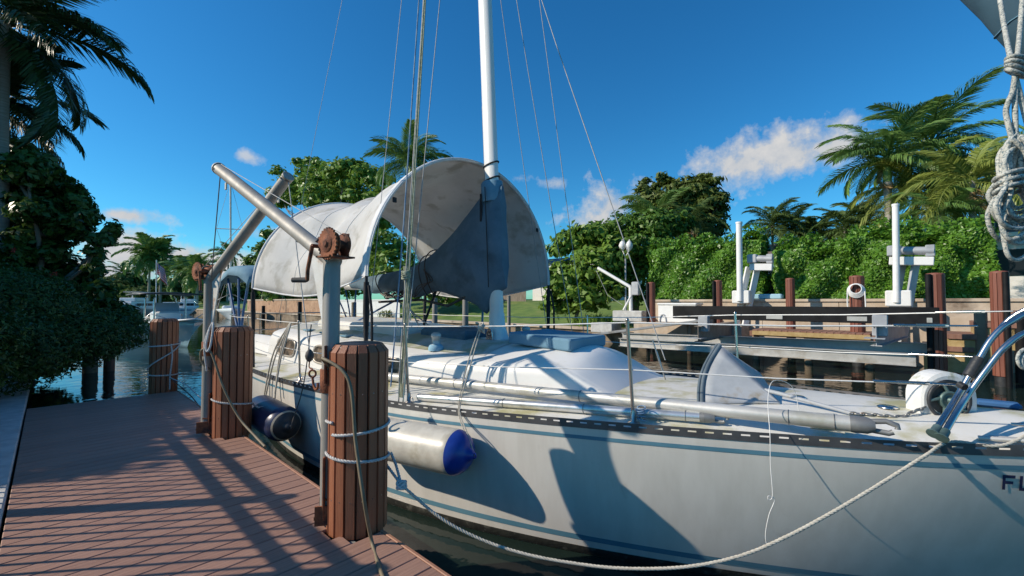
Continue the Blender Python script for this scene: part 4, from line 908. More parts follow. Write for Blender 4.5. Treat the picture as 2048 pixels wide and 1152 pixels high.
q = MB(); q.tube(curve([lp, lr, e2f], 8), .007, 6); tag(q.build('fender_rope', 'rope_dark'), 'dark rope from the lifeline down to the navy fender', 'rope')
q = MB(); l3 = tops[-1][1][1]-UA*.25-ZU*.02
for k, (du, zz) in enumerate(((-.55, .05), (-.35, .35), (-.05, .15), (.05, .5))): q.tube(curve([l3+UA*.01*k, B(-.25+du*.4, -bth(0)-.01, .9), B(-.3+du, -bth(0)-.02*k, zz)], 8), .011, 6)
tag(q.build('rope_bunch', 'rope'), 'bunch of pale lines hung over the lifeline beside the navy fender', 'rope')
# thin white line over the lifeline near the bow, its end dangling in front of the hull
q = MB(); p0 = by(1545, 763, 2.62)
q.tube(curve([by(1600, 850, 2.75), by(1592, 790, 2.75), by(1575, 766, 2.68), p0, by(1536, 800, 2.55), by(1540, 870, 2.46), by(1541, 930, 2.44), by(1545, 990, 2.43), by(1537, 1000, 2.43), by(1537, 992, 2.43), by(1549, 1000, 2.43), by(1538, 1030, 2.43), by(1531, 1068, 2.43), by(1534, 1095, 2.43)], 8), .0024, 5)
tag(q.build('twine', 'life'), 'thin white twine over the lifeline dangling in front of the hull', 'twine')
# lashing lines on the poles
q = MB()
for k in range(5): c = by(1283, 815+6*k, 2.90); q.tube([c+UA*.03*math.cos(a)+VA*.03*math.sin(a)+ZU*.008*math.sin(a+k) for a in np.linspace(0, 6.283, 12, endpoint=False)], .005, 5, closed=True)
tag(q.build('lashing', 'rope_blue'), 'blue cord lashing round the foot of a lifeline stanchion', 'cord')
q = MB(); q.tube(curve([dk(1560, 838, .01), dk(1600, 850, .015), dk(1650, 842, .02), dk(1720, 855, .01), dk(1700, 862, .01), dk(1620, 856, .01), dk(1690, 866, .01)], 8), .004, 5)
tag(q.build('cord', 'rope'), 'thin pale cord tangled on deck beside the thick spinnaker pole', 'cord')
# ---------------------------------------------------------------- coil of sheets hanging from the furled sail clew
cb = thing('rope_coil', 'big coil of grey flecked rope hanging below the furled sail', 'rope', by(2030, 520, 1.95))
YC = 1.95; rr = .0105
def c2(px, py, dy=0): return by(px, py, YC+dy)
q = MB()
for pts in ([(1997, -20, .35), (2010, 60, .2), (2022, 120, .02), (2040, 190, 0), (2060, 270, 0)], [(2046, -20, .35), (2040, 60, .2), (2034, 120, .0), (2026, 180, 0), (2018, 200, 0), (2012, 225, .01), (2020, 262, .0), (2030, 300, 0)]):
    q.tube(curve([c2(*p_) for p_ in pts], 8), rr*1.1, 8)
q.tube(curve([c2(2032, 150), c2(2030, 200), c2(2031, 270), c2(2032, 340)], 6), rr*1.1, 8)
q.build('fall', 'rope_fleck', cb)
q = MB()
for k in range(4): q.tube([c2(2032+19*math.cos(a), 133+9*k-13.5+8*math.sin(a+.4*k), .03*math.sin(a)) for a in np.linspace(0, 6.283, 20, endpoint=False)], rr, 8, closed=True)
q.build('knot', 'rope_fleck', cb)
q = MB()
for k in range(15):
    w_ = 26+random.uniform(0, 34); cx = 2030+random.uniform(-8, 22); y0 = 268+random.uniform(0, 45); y1 = 455+random.uniform(-40, 40); o_ = random.uniform(-.05, .05)
    if k == 0: w_, cx, y0, y1 = 52, 2020, 290, 484
    if k == 1: w_, cx, y0, y1 = 40, 2036, 275, 520
    pts = []
    for i in range(16):
        a = 2*math.pi*i/16; yy = (y0+y1)/2-(y1-y0)/2*math.cos(a); f = (yy-y0)/(y1-y0); ww = w_*(.45+.75*f) if f < .6 else w_*(.9+.1*f)
        pinch = 1-.45*math.exp(-((f-.42)/.16)**2)
        pts.append(c2(cx+ww*math.sin(a)*pinch+5*math.sin(3*a+k), yy, o_+.03*math.sin(a+k)))
    q.tube(curve(pts+[pts[0]], 5)[:-1], rr, 7, closed=True)
q.build('loop', 'rope_fleck', cb)
q = MB()
for k in range(3): q.tube([c2(2024+36*math.cos(a), 352+13*k-10*math.cos(a)+9*math.sin(a), .075*math.sin(a)) for a in np.linspace(0, 6.283, 24, endpoint=False)], rr, 8, closed=True)
q.build('wrap', 'rope_fleck', cb)
q = MB()
for k, (px, py) in enumerate(((2044, 718), (2047, 722))): q.tube([by(px+9+18*math.cos(a)*(1-.25*k), py+20*math.sin(a)*(1-.25*k), 2.15) for a in np.linspace(0, 6.283, 20, endpoint=False)], .009, 7, closed=True)
tag(q.build('rope_coil', 'rope_fleck'), 'small coil of pale rope hung on the far bow rail', 'rope')
# ---------------------------------------------------------------- far bank
def s_of(px, m): return at_m(px, 600, m).dot(DD)
def AX(): return (DM, DD, ZU)
SA = s_of(1292, MW)
def slab(name, s0, s1, m0, m1, z0, z1, m, parent=None, kind=None, bev=0):
    return MB().box(D((s0+s1)/2, (m0+m1)/2, (z0+z1)/2), abs(m1-m0), abs(s1-s0), z1-z0, AX(), bev).build(name, m, parent, kind=kind)
# raised seawall on the right, panels each its own slab
sw = thing('seawall', 'tan concrete seawall below the clipped hedge across the canal', 'wall', D(SA, MW, WZ))
k = SA
while k > SA-16.5:
    slab('panel', k-.008, k-2.4+.008, MW, MW+.30+random.uniform(-.01, .01), -1.2, 1.56, 'seawall', sw); k -= 2.4
slab('cap', SA+.05, k, MW-.06, MW+.5, 1.56, 1.66, 'seawall', sw, bev=.01)
slab('raised_yard', SA, SA-60, MW+.3, MW+90, -1, 1.55, 'lawn', None, 'structure')
sw2 = thing('seawall', 'low stained concrete seawall below the lawn across the canal', 'wall', D(SA+6, MW, WZ))
k = SA
while k < SA+120:
    slab('panel', k+.01, k+2.99, MW, MW+.3+random.uniform(-.02, .02), -1.2, .12, 'seawall_dark', sw2); k += 3
slab('cap', SA+.06, k, MW-.1, MW+.55, .12, .26, 'seawall', sw2, bev=.012)
mb = MB(); R = []
for m_, z in ((MW+.5, .2), (MW+2.5, .35), (MW+6, .95), (MW+11, 1.6), (MW+25, 1.9), (MW+400, 2.0)): R.append([D(s, m_, z+.05*math.sin(s*.7+m_)) for s in np.linspace(SA-.2, SA+600, 60)])
mb.loft(R, False, False, True).build('lawn', 'lawn', kind='structure', org=(0, 0, 0))
# far end of the canal
MB().box(D(412, -20, -.4), 560, 600, 2.0, AX()).build('far_bank', 'lawn', kind='structure', org=(0, 0, 0))

# ---------------------------------------------------------------- foliage builders
def quads_mesh(name, V, m):
    n = len(V)//4; me = bpy.data.meshes.new(name); me.vertices.add(len(V)); me.vertices.foreach_set('co', V.astype(np.float32).ravel())
    me.loops.add(4*n); me.loops.foreach_set('vertex_index', np.arange(4*n, dtype=np.int32)); me.polygons.add(n); me.polygons.foreach_set('loop_start', np.arange(0, 4*n, 4, dtype=np.int32)); me.polygons.foreach_set('loop_total', np.full(n, 4, np.int32))
    me.materials.append(MATS[m]); me.update(calc_edges=True); return me
def unit(a): return a/np.maximum(1e-9, np.linalg.norm(a, axis=1, keepdims=True))
def leafV(P, Nn, size, asp=.5, jit=.35, fold=.12):
    n = len(P); sz = size*(1+jit*rng.uniform(-1, 1, (n, 1))); a = unit(rng.normal(size=(n, 3))); Nn = unit(Nn); T = unit(np.cross(Nn, a)); Bn = np.cross(Nn, T)
    V = np.empty((n, 4, 3)); V[:, 0] = P-T*sz*.5; V[:, 1] = P+Bn*sz*asp*.5+Nn*sz*fold+T*sz*.06; V[:, 2] = P+T*sz*.5; V[:, 3] = P-Bn*sz*asp*.5+Nn*sz*fold+T*sz*.06
    return V.reshape(-1, 3)
def blobs_leaves(blobs, n, size, asp=.5, shell=.55, up=.5, sub=None):
    w = np.array([(b[3]*b[4]*b[5])**(2/3) for b in blobs]); w /= w.sum(); cnt = rng.multinomial(n, w); out = []
    for b, c in zip(blobs, cnt):
        if c == 0: continue
        c0 = np.array(b[:3]); r = np.array(b[3:6]); k = max(3, int(c/(sub or 28)))
        cd_ = unit(rng.normal(size=(k, 3))); cr_ = (shell+(1-shell)*rng.random((k, 1))**.6); cc = cd_*cr_       # twig clusters through the outer shell
        idx = rng.integers(0, k, c); off = rng.normal(size=(c, 3))*(.9/np.sqrt(k)+.03)
        q = cc[idx]+off; P = c0+q*r; Nn = unit(q)+rng.normal(size=(c, 3))*.55+np.array([0, 0, up]); out.append(leafV(P, Nn, size, asp))
    return np.concatenate(out)
def limb(mb, a, b, r0, r1, n=5, w=.1):
    a, b = Vector(a), Vector(b); L_ = (b-a).length; pts = [a.lerp(b, i/n)+Vector((random.uniform(-w, w), random.uniform(-w, w), 0))*L_*.25*math.sin(math.pi*i/n) for i in range(n+1)]; mb.tube(pts, [r0+(r1-r0)*i/n for i in range(n+1)], 7)
def tree(name, label, base, blobs, n, size, m, group=None, cat='tree', trunk=.18, asp=.5, shell=.5, bark='bark', sub=None, up=.5):
    base = Vector(base); t = thing(name, label, cat, base, group); mb = MB(); bl = [Vector(b[:3]) for b in blobs]; c = sum(bl, Vector())/len(bl); lowest = min(b[2]-b[5] for b in blobs)
    fork = base.lerp(Vector((c.x, c.y, c.z)), .38); limb(mb, base-ZU*.15, fork, trunk, trunk*.75)
    for b in blobs[:14]: limb(mb, fork, Vector(b[:3]), trunk*.55, trunk*.12, 5, .25)
    mb.build('trunk', bark, t)
    V = blobs_leaves([(b[0]-base.x, b[1]-base.y, b[2]-base.z, b[3], b[4], b[5]) for b in blobs], n, size, asp, shell, up, sub)
    link('crown', quads_mesh('crown', V, m), t, base, 'stuff'); return t
# fronds: one mesh per kind, shared by all palms
def frond_mesh(name, m, L=1.0, droop=.55, nl=46, ll=.34, hang=.5, tw=.0, wid=.022, vshape=.35):
    xs = np.linspace(0, 1, 40); ang = .0-droop*1.9*xs**1.5; dx = np.cos(ang); dzz = np.sin(ang); X = np.cumsum(dx)/40*L; Z = np.cumsum(dzz)/40*L
    V = []
    for i in range(39):                        # rachis as a thin strip pair
        w = .012*(1-xs[i])+.003
        for (ay, az) in ((1, 0), (0, 1)): V += [(X[i], -w*ay, Z[i]-w*az), (X[i+1], -w*ay, Z[i+1]-w*az), (X[i+1], w*ay, Z[i+1]+w*az), (X[i], w*ay, Z[i]+w*az)]
    for i in range(nl):
        t_ = .10+.90*i/(nl-1); x = np.interp(t_, xs, X); z = np.interp(t_, xs, Z); a = np.interp(t_, xs, ang)
        l = ll*L*(.35+.65*math.sin(math.pi*min(1, .18+t_*.80))**.8)*(1+.15*rng.uniform(-1, 1))
        for sd_ in (-1, 1):
            f = .55+.35*t_; ya = sd_*math.sqrt(1-f*f*.5); el = vshape*(1-t_)+rng.uniform(-.25, .25)-.1
            d1 = np.array([f*math.cos(a), ya, f*math.sin(a)+el]); d1 /= np.linalg.norm(d1); p0 = np.array([x, 0, z]); p1 = p0+d1*l*.5; d2 = d1+np.array([0, 0, -hang-rng.uniform(0, .4)]); d2 /= np.linalg.norm(d2); p2 = p1+d2*l*.5
            wv = np.cross(d1, [0, 0, 1]); wv = wv/np.linalg.norm(wv)*wid*L*.5; wv[2] += rng.uniform(-.3, .3)*wid*L
            V += [p0-wv*.5, p1-wv, p1+wv, p0+wv*.5, p1-wv, p2-wv*.12, p2+wv*.12, p1+wv]
    return quads_mesh(name, np.array(V, float), m)
FR = {'royal': [frond_mesh('frond', 'frond', 1, .50+.12*k, 84, .27, .6, wid=.013) for k in range(3)],
      'coco': [frond_mesh('frond', 'frond_yel', 1, .55+.15*k, 66, .30, .9, wid=.014) for k in range(3)],
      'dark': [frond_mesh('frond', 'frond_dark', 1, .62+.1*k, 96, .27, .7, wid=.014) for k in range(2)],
      'areca': [frond_mesh('frond', 'leaf_far', 1, .65+.12*k, 54, .26, .7, wid=.017) for k in range(2)],
      'far': [frond_mesh('frond', 'frond', 1, .6+.1*k, 26, .32, .7, wid=.045) for k in range(2)],
      'green': [frond_mesh('frond', 'frond', 1, .55+.15*k, 66, .30, .9, wid=.014) for k in range(3)],
      'dead': [frond_mesh('frond', 'dead_frond', 1, .9, 30, .25, .9, wid=.03)]}
def palm(label, base, top, L, kind, n, r=.16, name='palm_tree', group=None, shaft=0, e0=1.35, e1=-.55, dead=0, azs=None, seed=0, bark='palm_bark'):
    rd = random.Random(seed+int(abs(base.x*37+base.y*11))); base = Vector(base); top = Vector(top); t = thing(name, label, 'palm tree', base, group)
    tp = [base.lerp(top, i/8)+Vector((.12*math.sin(i*.5), .06*math.sin(i*.7), 0))*(i/8)*0 for i in range(9)]
    MB().tube([base-ZU*.2]+tp[1:], [r*(1.25 if i == 0 else 1.0+.12*math.sin(i*.8)-.03*i) for i in range(9)], 12).build('trunk', bark, t)
    if shaft: MB().tube([top-ZU*.05, top+ZU*shaft*.5, top+ZU*shaft], [r*.8, r*.72, r*.4], 10).build('crownshaft', 'crownshaft', t)
    c = top+ZU*shaft
    for i in range(n+dead):
        dd = i >= n; f = (i+.5)/n; el = e0+(e1-e0)*f**.9+rd.uniform(-.12, .12); az = i*2.39996+rd.uniform(-.25, .25)
        if azs is not None and not dd: az = azs[i % len(azs)]+rd.uniform(-.12, .12)
        if dd: el = -1.25
        ms = FR['dead'] if dd else FR[kind]
        o = bpy.data.objects.new('frond', ms[rd.randrange(len(ms))]); C.objects.link(o); o.parent = t; o.location = c-base+Vector((0, 0, -.08*f)); o.rotation_euler = (rd.uniform(-.5, .5), -el, az); s_ = L*(1-.12*rd.random())*(.7 if dd else 1); o.scale = (s_, s_, s_)
    return t
# ---------------------------------------------------------------- hedges
def hedge(label, px0, px1, ytop, m0, depth, n, zb=1.6, size=.17):
    s0, s1 = s_of(px0, m0), s_of(px1, m0); zt = at_m((px0+px1)/2, ytop, m0).z; c = D((s0+s1)/2, m0+depth/2, zb)
    h = thing('hedge', label, 'hedge', c, 'clipped hedges on the far seawall')
    Lh = abs(s1-s0); Hh = zt-zb; MB().box(D((s0+s1)/2, m0+depth/2+.1, zb+Hh*.47), depth*.6, Lh*.94, Hh*.88, AX()).build('branches', 'bark', h)
    nl = n; k = rng.random(nl); A = np.empty((nl, 3)); Nn = np.empty((nl, 3)); x = rng.uniform(-.5, .5, nl)*Lh; z = rng.uniform(0, 1, nl)
    # lumpy clipped skin: front face, top face, two ends
    def lump(a, b): return .16*np.sin(a*1.9+1.3*np.sin(b*2.1))+.12*np.sin(a*4.3+b*3.1)+.08*np.sin(b*6.1-a*2.7)
    front = k < .62; topm = (k >= .62) & (k < .86); end = k >= .86
    dep = rng.normal(size=nl)*.10
    mm = np.where(front, -depth/2-lump(x, z*Hh)+np.abs(dep), rng.uniform(-.5, .5, nl)*depth); zz = np.where(topm, Hh+lump(x, mm)*1.3-np.abs(dep), z*Hh); xx = np.where(end, np.sign(x)*(Lh/2+lump(zz, mm)*.7-np.abs(dep)), x)
    P = np.outer(xx, np.array(DD))+np.outer(mm, np.array(DM)); P[:, 2] = zz
    base = np.where(front[:, None], -np.array(DM), np.where(topm[:, None], [0, 0, 1.], np.sign(x)[:, None]*np.array(DD)))
    V = leafV(P, base+rng.normal(size=(nl, 3))*.65+np.array([0, 0, .35]), size, .55)
    sp = int(nl*.05); xs = rng.uniform(-.5, .5, sp)*Lh; ms = rng.uniform(-.5, .5, sp)*depth; Ps = np.outer(xs, np.array(DD))+np.outer(ms, np.array(DM)); Ps[:, 2] = Hh+.1+lump(xs, ms)*1.3+rng.random(sp)*.25
    V = np.concatenate([V, leafV(Ps, rng.normal(size=(sp, 3))+np.array([0, 0, .3]), size, .5)])
    link('foliage', quads_mesh('foliage', V, 'leaf_hedge'), h, c, 'stuff')
    return h
hedge('tall clipped green hedge left of the gate, above the dock box', 1300, 1524, 490, MW+.75, 1.6, 26000)
hedge('lower clipped hedge right of the gate, beneath the brown roof', 1550, 1712, 496, MW+.75, 1.6, 17000, size=.16)
hedge('taller clipped hedge behind the slat-clad piling with the coiled hose', 1700, 1992, 466, MW+.7, 1.6, 30000, size=.15)
# ---------------------------------------------------------------- trees across the canal
def blob(px, py, m, rpx, rpy, rd=None):       # ellipsoid seen at a pixel, standing at distance m across the canal
    c = at_m(px, py, m); k = c.y/F; return (c.x, c.y, c.z, rpx*k, (rd or rpx)*k, rpy*k)
def root(px, m, z=1.0): p_ = at_m(px, 600, m); return Vector((p_.x, p_.y, z))
tree('almond_tree', 'broad spreading tree with layered leaves behind the white awning', root(670, MW+6, 1.0),
     [blob(690, 345, MW+6, 48, 22), blob(640, 365, MW+6, 44, 24), blob(735, 350, MW+7, 36, 20), blob(600, 385, MW+6, 42, 24), blob(665, 395, MW+6, 60, 30), blob(565, 400, MW+6, 26, 14), blob(740, 400, MW+7, 42, 26), blob(700, 330, MW+6, 26, 12), blob(620, 345, MW+6, 26, 12), blob(745, 440, MW+6, 46, 24), blob(545, 385, MW+6, 14, 8)]+[blob(random.uniform(545, 770), random.uniform(322, 430), MW+random.uniform(4.5, 7.5), random.uniform(10, 20), random.uniform(5, 10)) for _ in range(34)], 16000, .62, 'leaf_lime', trunk=.35, sub=9, shell=.35)
tree('broadleaf_tree', 'leafy green tree seen through the awning arch', root(770, MW+2, .4), [blob(765, 490, MW+2, 48, 30), blob(790, 530, MW+2, 48, 30), blob(735, 520, MW+2, 34, 26), blob(840, 560, MW+3, 50, 32), blob(700, 560, MW+3, 44, 32), blob(900, 585, MW+4, 46, 24)], 9000, .5, 'leaf_lime', trunk=.2, sub=18)
tree('broadleaf_tree', 'small tree peeping out between davit and awning', root(520, MW+4, .5), [blob(525, 500, MW+4, 18, 14), blob(515, 530, MW+4, 26, 20), blob(540, 470, MW+4, 14, 10), blob(560, 545, MW+4, 40, 40), blob(590, 575, MW+4, 60, 30)], 5000, .8, 'leaf_mid', trunk=.3, sub=16)
tree('sea_grape', 'bright green sea grape bush beside the hoist across the canal', root(1150, MW+1.2, .4),
     [blob(1145, 480, MW+1.2, 40, 22), blob(1185, 465, MW+1.2, 40, 22), blob(1130, 560, MW+.9, 48, 34), blob(1195, 530, MW+1.2, 60, 40), blob(1120, 600, MW+.7, 34, 28), blob(1175, 590, MW+.9, 48, 30), blob(1235, 500, MW+1.5, 44, 34), blob(1115, 500, MW+1, 22, 12), blob(1225, 570, MW+1.2, 36, 30)], 9000, .36, 'leaf_lime', trunk=.12, sub=14, cat='bush')
tree('ficus_bush', 'dark green rounded tree behind the twin globe lamp post', root(1270, MW+3, 1.2),
     [blob(1255, 455, MW+3, 50, 28), blob(1310, 450, MW+3, 50, 30), blob(1290, 490, MW+2.6, 60, 40), blob(1215, 480, MW+3, 36, 26), blob(1275, 550, MW+2.4, 30, 50), blob(1340, 450, MW+4, 40, 22)], 15000, .26, 'leaf_mid', trunk=.2)
tree('round_tree', 'tall dark tree with fine foliage above the hedge', root(1380, MW+9, 1.5),
     [blob(1350, 385, MW+9, 34, 26), blob(1395, 385, MW+9, 40, 24), blob(1420, 420, MW+9, 34, 34), blob(1360, 425, MW+9, 50, 36), blob(1300, 400, MW+9, 40, 26), blob(1410, 460, MW+9, 40, 26), blob(1440, 395, MW+9, 16, 10), blob(1330, 365, MW+9, 14, 8), blob(1385, 362, MW+9, 18, 8)]+[blob(random.uniform(1285, 1445), random.uniform(352, 420), MW+random.uniform(8, 10), random.uniform(7, 15), random.uniform(4, 9)) for _ in range(26)], 15000, .40, 'leaf_olive', trunk=.3, asp=.32, up=.2, sub=11, shell=.35)
def ppalm(label, px, ytop, m, L, kind, n, r=.15, base_z=1.5, lean=0, **k):
    tp = at_m(px, ytop, m); b = at_m(px+lean, 600, m); return palm(label, Vector((b.x, b.y, base_z)), tp, L, kind, n, r, **k)
ppalm('feathery palm with long pale fronds in front of the dark tree', 1320, 440, MW+7, 3.3, 'green', 16, dead=2, seed=3)
ppalm('palm half hidden by the hedge with orange dead fronds', 1385, 445, MW+6, 2.4, 'areca', 12, dead=3, seed=5)
ppalm('coconut palm rising behind the arched awning', 818, 325, MW+5, 4.6, 'green', 26, seed=1, e0=1.45, e1=-.35)
ppalm('royal palm with green crownshaft and grey trunk above the hedge', 1775, 362, MW+6, 2.9, 'royal', 19, r=.20, shaft=1.1, lean=8, dead=1, seed=2, e0=1.4, e1=-.45)
ppalm('tallest royal palm with fronds spreading over the others', 1862, 330, MW+9, 3.5, 'royal', 22, r=.2, shaft=1.0, seed=4, e0=1.45, e1=-.5)
ppalm('yellow green coconut palm with a bare ribbed stalk', 1945, 362, MW+4, 2.5, 'coco', 20, r=.13, seed=6, dead=1, e0=1.4, e1=-.6)
ppalm('low fan of palm fronds just above the taller hedge', 1880, 425, MW+3.5, 1.9, 'green', 16, r=.1, seed=8)
ppalm('palm with drooping fronds between the two royal palms', 1830, 380, MW+7, 2.8, 'coco', 18, r=.14, seed=9, dead=1)
ppalm('dark palm at the edge of the rope coil', 1980, 350, MW+8, 3.0, 'royal', 17, r=.18, seed=12)
for i, (px, yt, L, n) in enumerate(((1545, 452, 2.6, 16), (1585, 455, 2.2, 16), (1640, 466, 2.0, 14), (1690, 455, 2.3, 16), (1730, 445, 2.7, 18), (1615, 470, 2.0, 14))):
    ppalm(['areca palm clump nearest the white lift post, behind the hedge gap', 'areca palm clump above the shed roof', 'small areca clump above the brown tiled roof', 'areca clump where the lower hedge meets the taller one', 'tallest areca clump beside the royal palm trunk', 'lowest areca clump behind the lower hedge'][i], px, yt, MW+10+i % 3, L*.9, 'areca', n+6, r=.1, seed=20+i, e0=1.5, e1=-.6, group='areca palms behind the hedge')
# canal end: palms and trees, a few boats
palms_far = [('royal palm with a dense rounded crown behind the flag', 300, 505, 74, 5.4, 26), ('palm behind the flag, trunk beside the tall one', 322, 520, 76, 5.0, 22), ('broad coconut palm right of the flag', 372, 545, 70, 5.0, 22), ('coconut palm leaning towards the cruiser', 395, 540, 66, 4.6, 20), ('thin palm beside the far mast', 457, 505, 80, 3.8, 14), ('short palm by the canal end left of the flag', 248, 548, 85, 4.2, 18)]
for i, (lb, px, yt, Y, L, n) in enumerate(palms_far):
    Y *= 1.36; L *= 1.25; tp = at_y(px, yt, Y); palm(lb, Vector((tp.x, tp.y, .5)), tp, L, 'far', n, .26, seed=40+i, e0=1.5, e1=-.85)
for i, (lb, px, Y, bl) in enumerate((('round bushy tree at the canal end left of the flagpole', 255, 95, [(255, 565, 34, 18), (225, 575, 30, 20), (285, 580, 26, 18)]), ('low tree line at the canal end behind the cruiser', 360, 100, [(335, 575, 30, 20), (375, 570, 30, 18), (410, 575, 26, 20)]), ('dark tree beyond the far sailboat', 440, 90, [(430, 585, 30, 22), (470, 585, 26, 20), (500, 580, 28, 24)]), ('tree at the canal bend behind the T-top', 300, 84, [(300, 590, 40, 16), (200, 580, 50, 24)]))):
    Y += 22; b = at_y(px, 604, Y); tree('broadleaf_tree', lb, Vector((b.x, b.y, .3)), [(*at_y(x, y, Y+j*2), rx*Y/F, rx*Y/F, ry*Y/F) for j, (x, y, rx, ry) in enumerate(bl)], 5000, 1.0, 'leaf_far', trunk=.4, sub=16)
bank_b = [(*at_y(px, 592+6*(i % 2), 140+i), 40*140/F, 6, 26*140/F) for i, px in enumerate(range(120, 560, 34))]
V = blobs_leaves([(b[0], b[1], b[2], b[3], b[4], b[5]) for b in bank_b], 9000, 1.3, .6, .4); o = link('far_woods', quads_mesh('far_woods', V, 'leaf_far'), None, Vector((0, 0, 0)), 'stuff'); tag(o, 'hazy belt of trees closing the end of the canal', 'trees')
# ---------------------------------------------------------------- the dark trees on the near bank
def nb(s, m, z, a, b, c): p_ = D(s, m, z); return (p_.x, p_.y, p_.z, a, b, c)
def yb(px, py, Y, rx, ry, rd=None): c = at_y(px, py, Y); return (c.x, c.y, c.z, rx*Y/F, (rd or rx)*Y/F, ry*Y/F)
bs = at_y(40, 780, 10.5)
xm = interp([(285, 40), (300, 66), (340, 108), (370, 152), (400, 162), (440, 196), (462, 238), (485, 205), (520, 196), (560, 196), (600, 225), (645, 285), (665, 262), (700, 215), (745, 90)]); BUSH = []
rb = random.Random(5)
for k in range(110):
    y = 292+450*rb.random(); edge = rb.random() < .45; r_ = rb.uniform(9, 20) if edge else rb.uniform(20, 44); x = xm(y)-r_*rb.uniform(.2, .9) if edge else rb.uniform(-30, max(0, xm(y)-r_)); BUSH.append(yb(x, y, rb.uniform(10.2, 11.6), r_, r_*rb.uniform(.45, .8)))
BUSH.append(yb(40, 560, 11.2, 60, 120)); BUSH.append(yb(120, 600, 11.2, 60, 90))
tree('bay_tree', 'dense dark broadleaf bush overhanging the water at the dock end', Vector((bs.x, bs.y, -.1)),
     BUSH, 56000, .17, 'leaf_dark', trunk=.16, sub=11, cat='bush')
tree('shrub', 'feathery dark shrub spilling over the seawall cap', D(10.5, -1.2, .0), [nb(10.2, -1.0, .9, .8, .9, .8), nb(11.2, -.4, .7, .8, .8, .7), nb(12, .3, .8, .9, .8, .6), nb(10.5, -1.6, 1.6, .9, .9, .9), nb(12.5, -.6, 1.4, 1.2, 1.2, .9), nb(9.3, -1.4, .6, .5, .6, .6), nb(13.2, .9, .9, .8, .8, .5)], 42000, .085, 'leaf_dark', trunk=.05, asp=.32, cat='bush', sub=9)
fl = MB()
for (px, py, Y) in ((112, 548, 10.2), (104, 551, 10.2), (28, 500, 10), (64, 640, 9.9)):
    c = at_y(px, py, Y)
    for k in range(5): a = k*1.2566; fl.add([c, c+Vector((.05*math.cos(a-.4), 0, .05*math.sin(a-.4))), c+Vector((.075*math.cos(a), -.02, .075*math.sin(a))), c+Vector((.05*math.cos(a+.4), 0, .05*math.sin(a+.4)))], [(0, 1, 2, 3)])
tag(fl.build('flowers', 'red_flower', kind='stuff'), 'few small red flowers in the dark bush', 'flowers')
# palms over it
pa = at_y(8, 45, 10.5); pbz = at_y(-2, 600, 10.5)
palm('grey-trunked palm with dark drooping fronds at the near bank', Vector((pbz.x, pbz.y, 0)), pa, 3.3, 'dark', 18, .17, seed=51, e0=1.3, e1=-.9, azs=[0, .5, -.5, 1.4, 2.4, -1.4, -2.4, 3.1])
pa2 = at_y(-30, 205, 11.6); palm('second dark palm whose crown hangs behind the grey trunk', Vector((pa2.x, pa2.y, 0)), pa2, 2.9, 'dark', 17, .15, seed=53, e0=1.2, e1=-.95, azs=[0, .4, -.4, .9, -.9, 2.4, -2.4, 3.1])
# trees further left that shade the dock end
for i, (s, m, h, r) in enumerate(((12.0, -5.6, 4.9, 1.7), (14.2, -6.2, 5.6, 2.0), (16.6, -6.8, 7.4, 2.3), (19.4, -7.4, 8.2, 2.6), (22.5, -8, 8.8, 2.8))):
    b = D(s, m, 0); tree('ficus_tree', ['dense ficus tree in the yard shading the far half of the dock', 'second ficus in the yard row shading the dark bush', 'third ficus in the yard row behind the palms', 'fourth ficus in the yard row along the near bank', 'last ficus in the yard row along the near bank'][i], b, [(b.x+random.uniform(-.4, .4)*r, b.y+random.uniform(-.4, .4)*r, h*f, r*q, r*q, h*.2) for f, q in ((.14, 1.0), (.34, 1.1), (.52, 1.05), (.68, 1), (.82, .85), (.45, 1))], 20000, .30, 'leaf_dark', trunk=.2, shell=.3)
# bright plants growing at the water's edge beyond the dock
tree('mangrove', 'sunlit yellow green bush at the water edge beyond the dock', D(15.5, -.6, -.1), [nb(15.4, -.2, .15, .6, .6, .3), nb(16.2, .1, .3, .7, .7, .4), nb(17, -.3, .5, .7, .7, .5)], 3500, .16, 'leaf_lime', trunk=.05, cat='bush')
for i, (px, py, m_, r) in enumerate(((180, 745, .6, .17), (218, 742, .9, .13))):
    c = at_z(px, py, WZ); MB_ = MB(); MB_.tube([c-ZU*1.2, c+ZU*.45, c+ZU*.9], [r, r, r*.96], 14); o = MB_.build('mooring_pile', 'seawall_dark' if i == 0 else 'slat_far'); tag(o, ['stubby grey concrete pile in the water under the dark bush', 'brown wooden pile in the water under the dark bush'][i], 'piling')
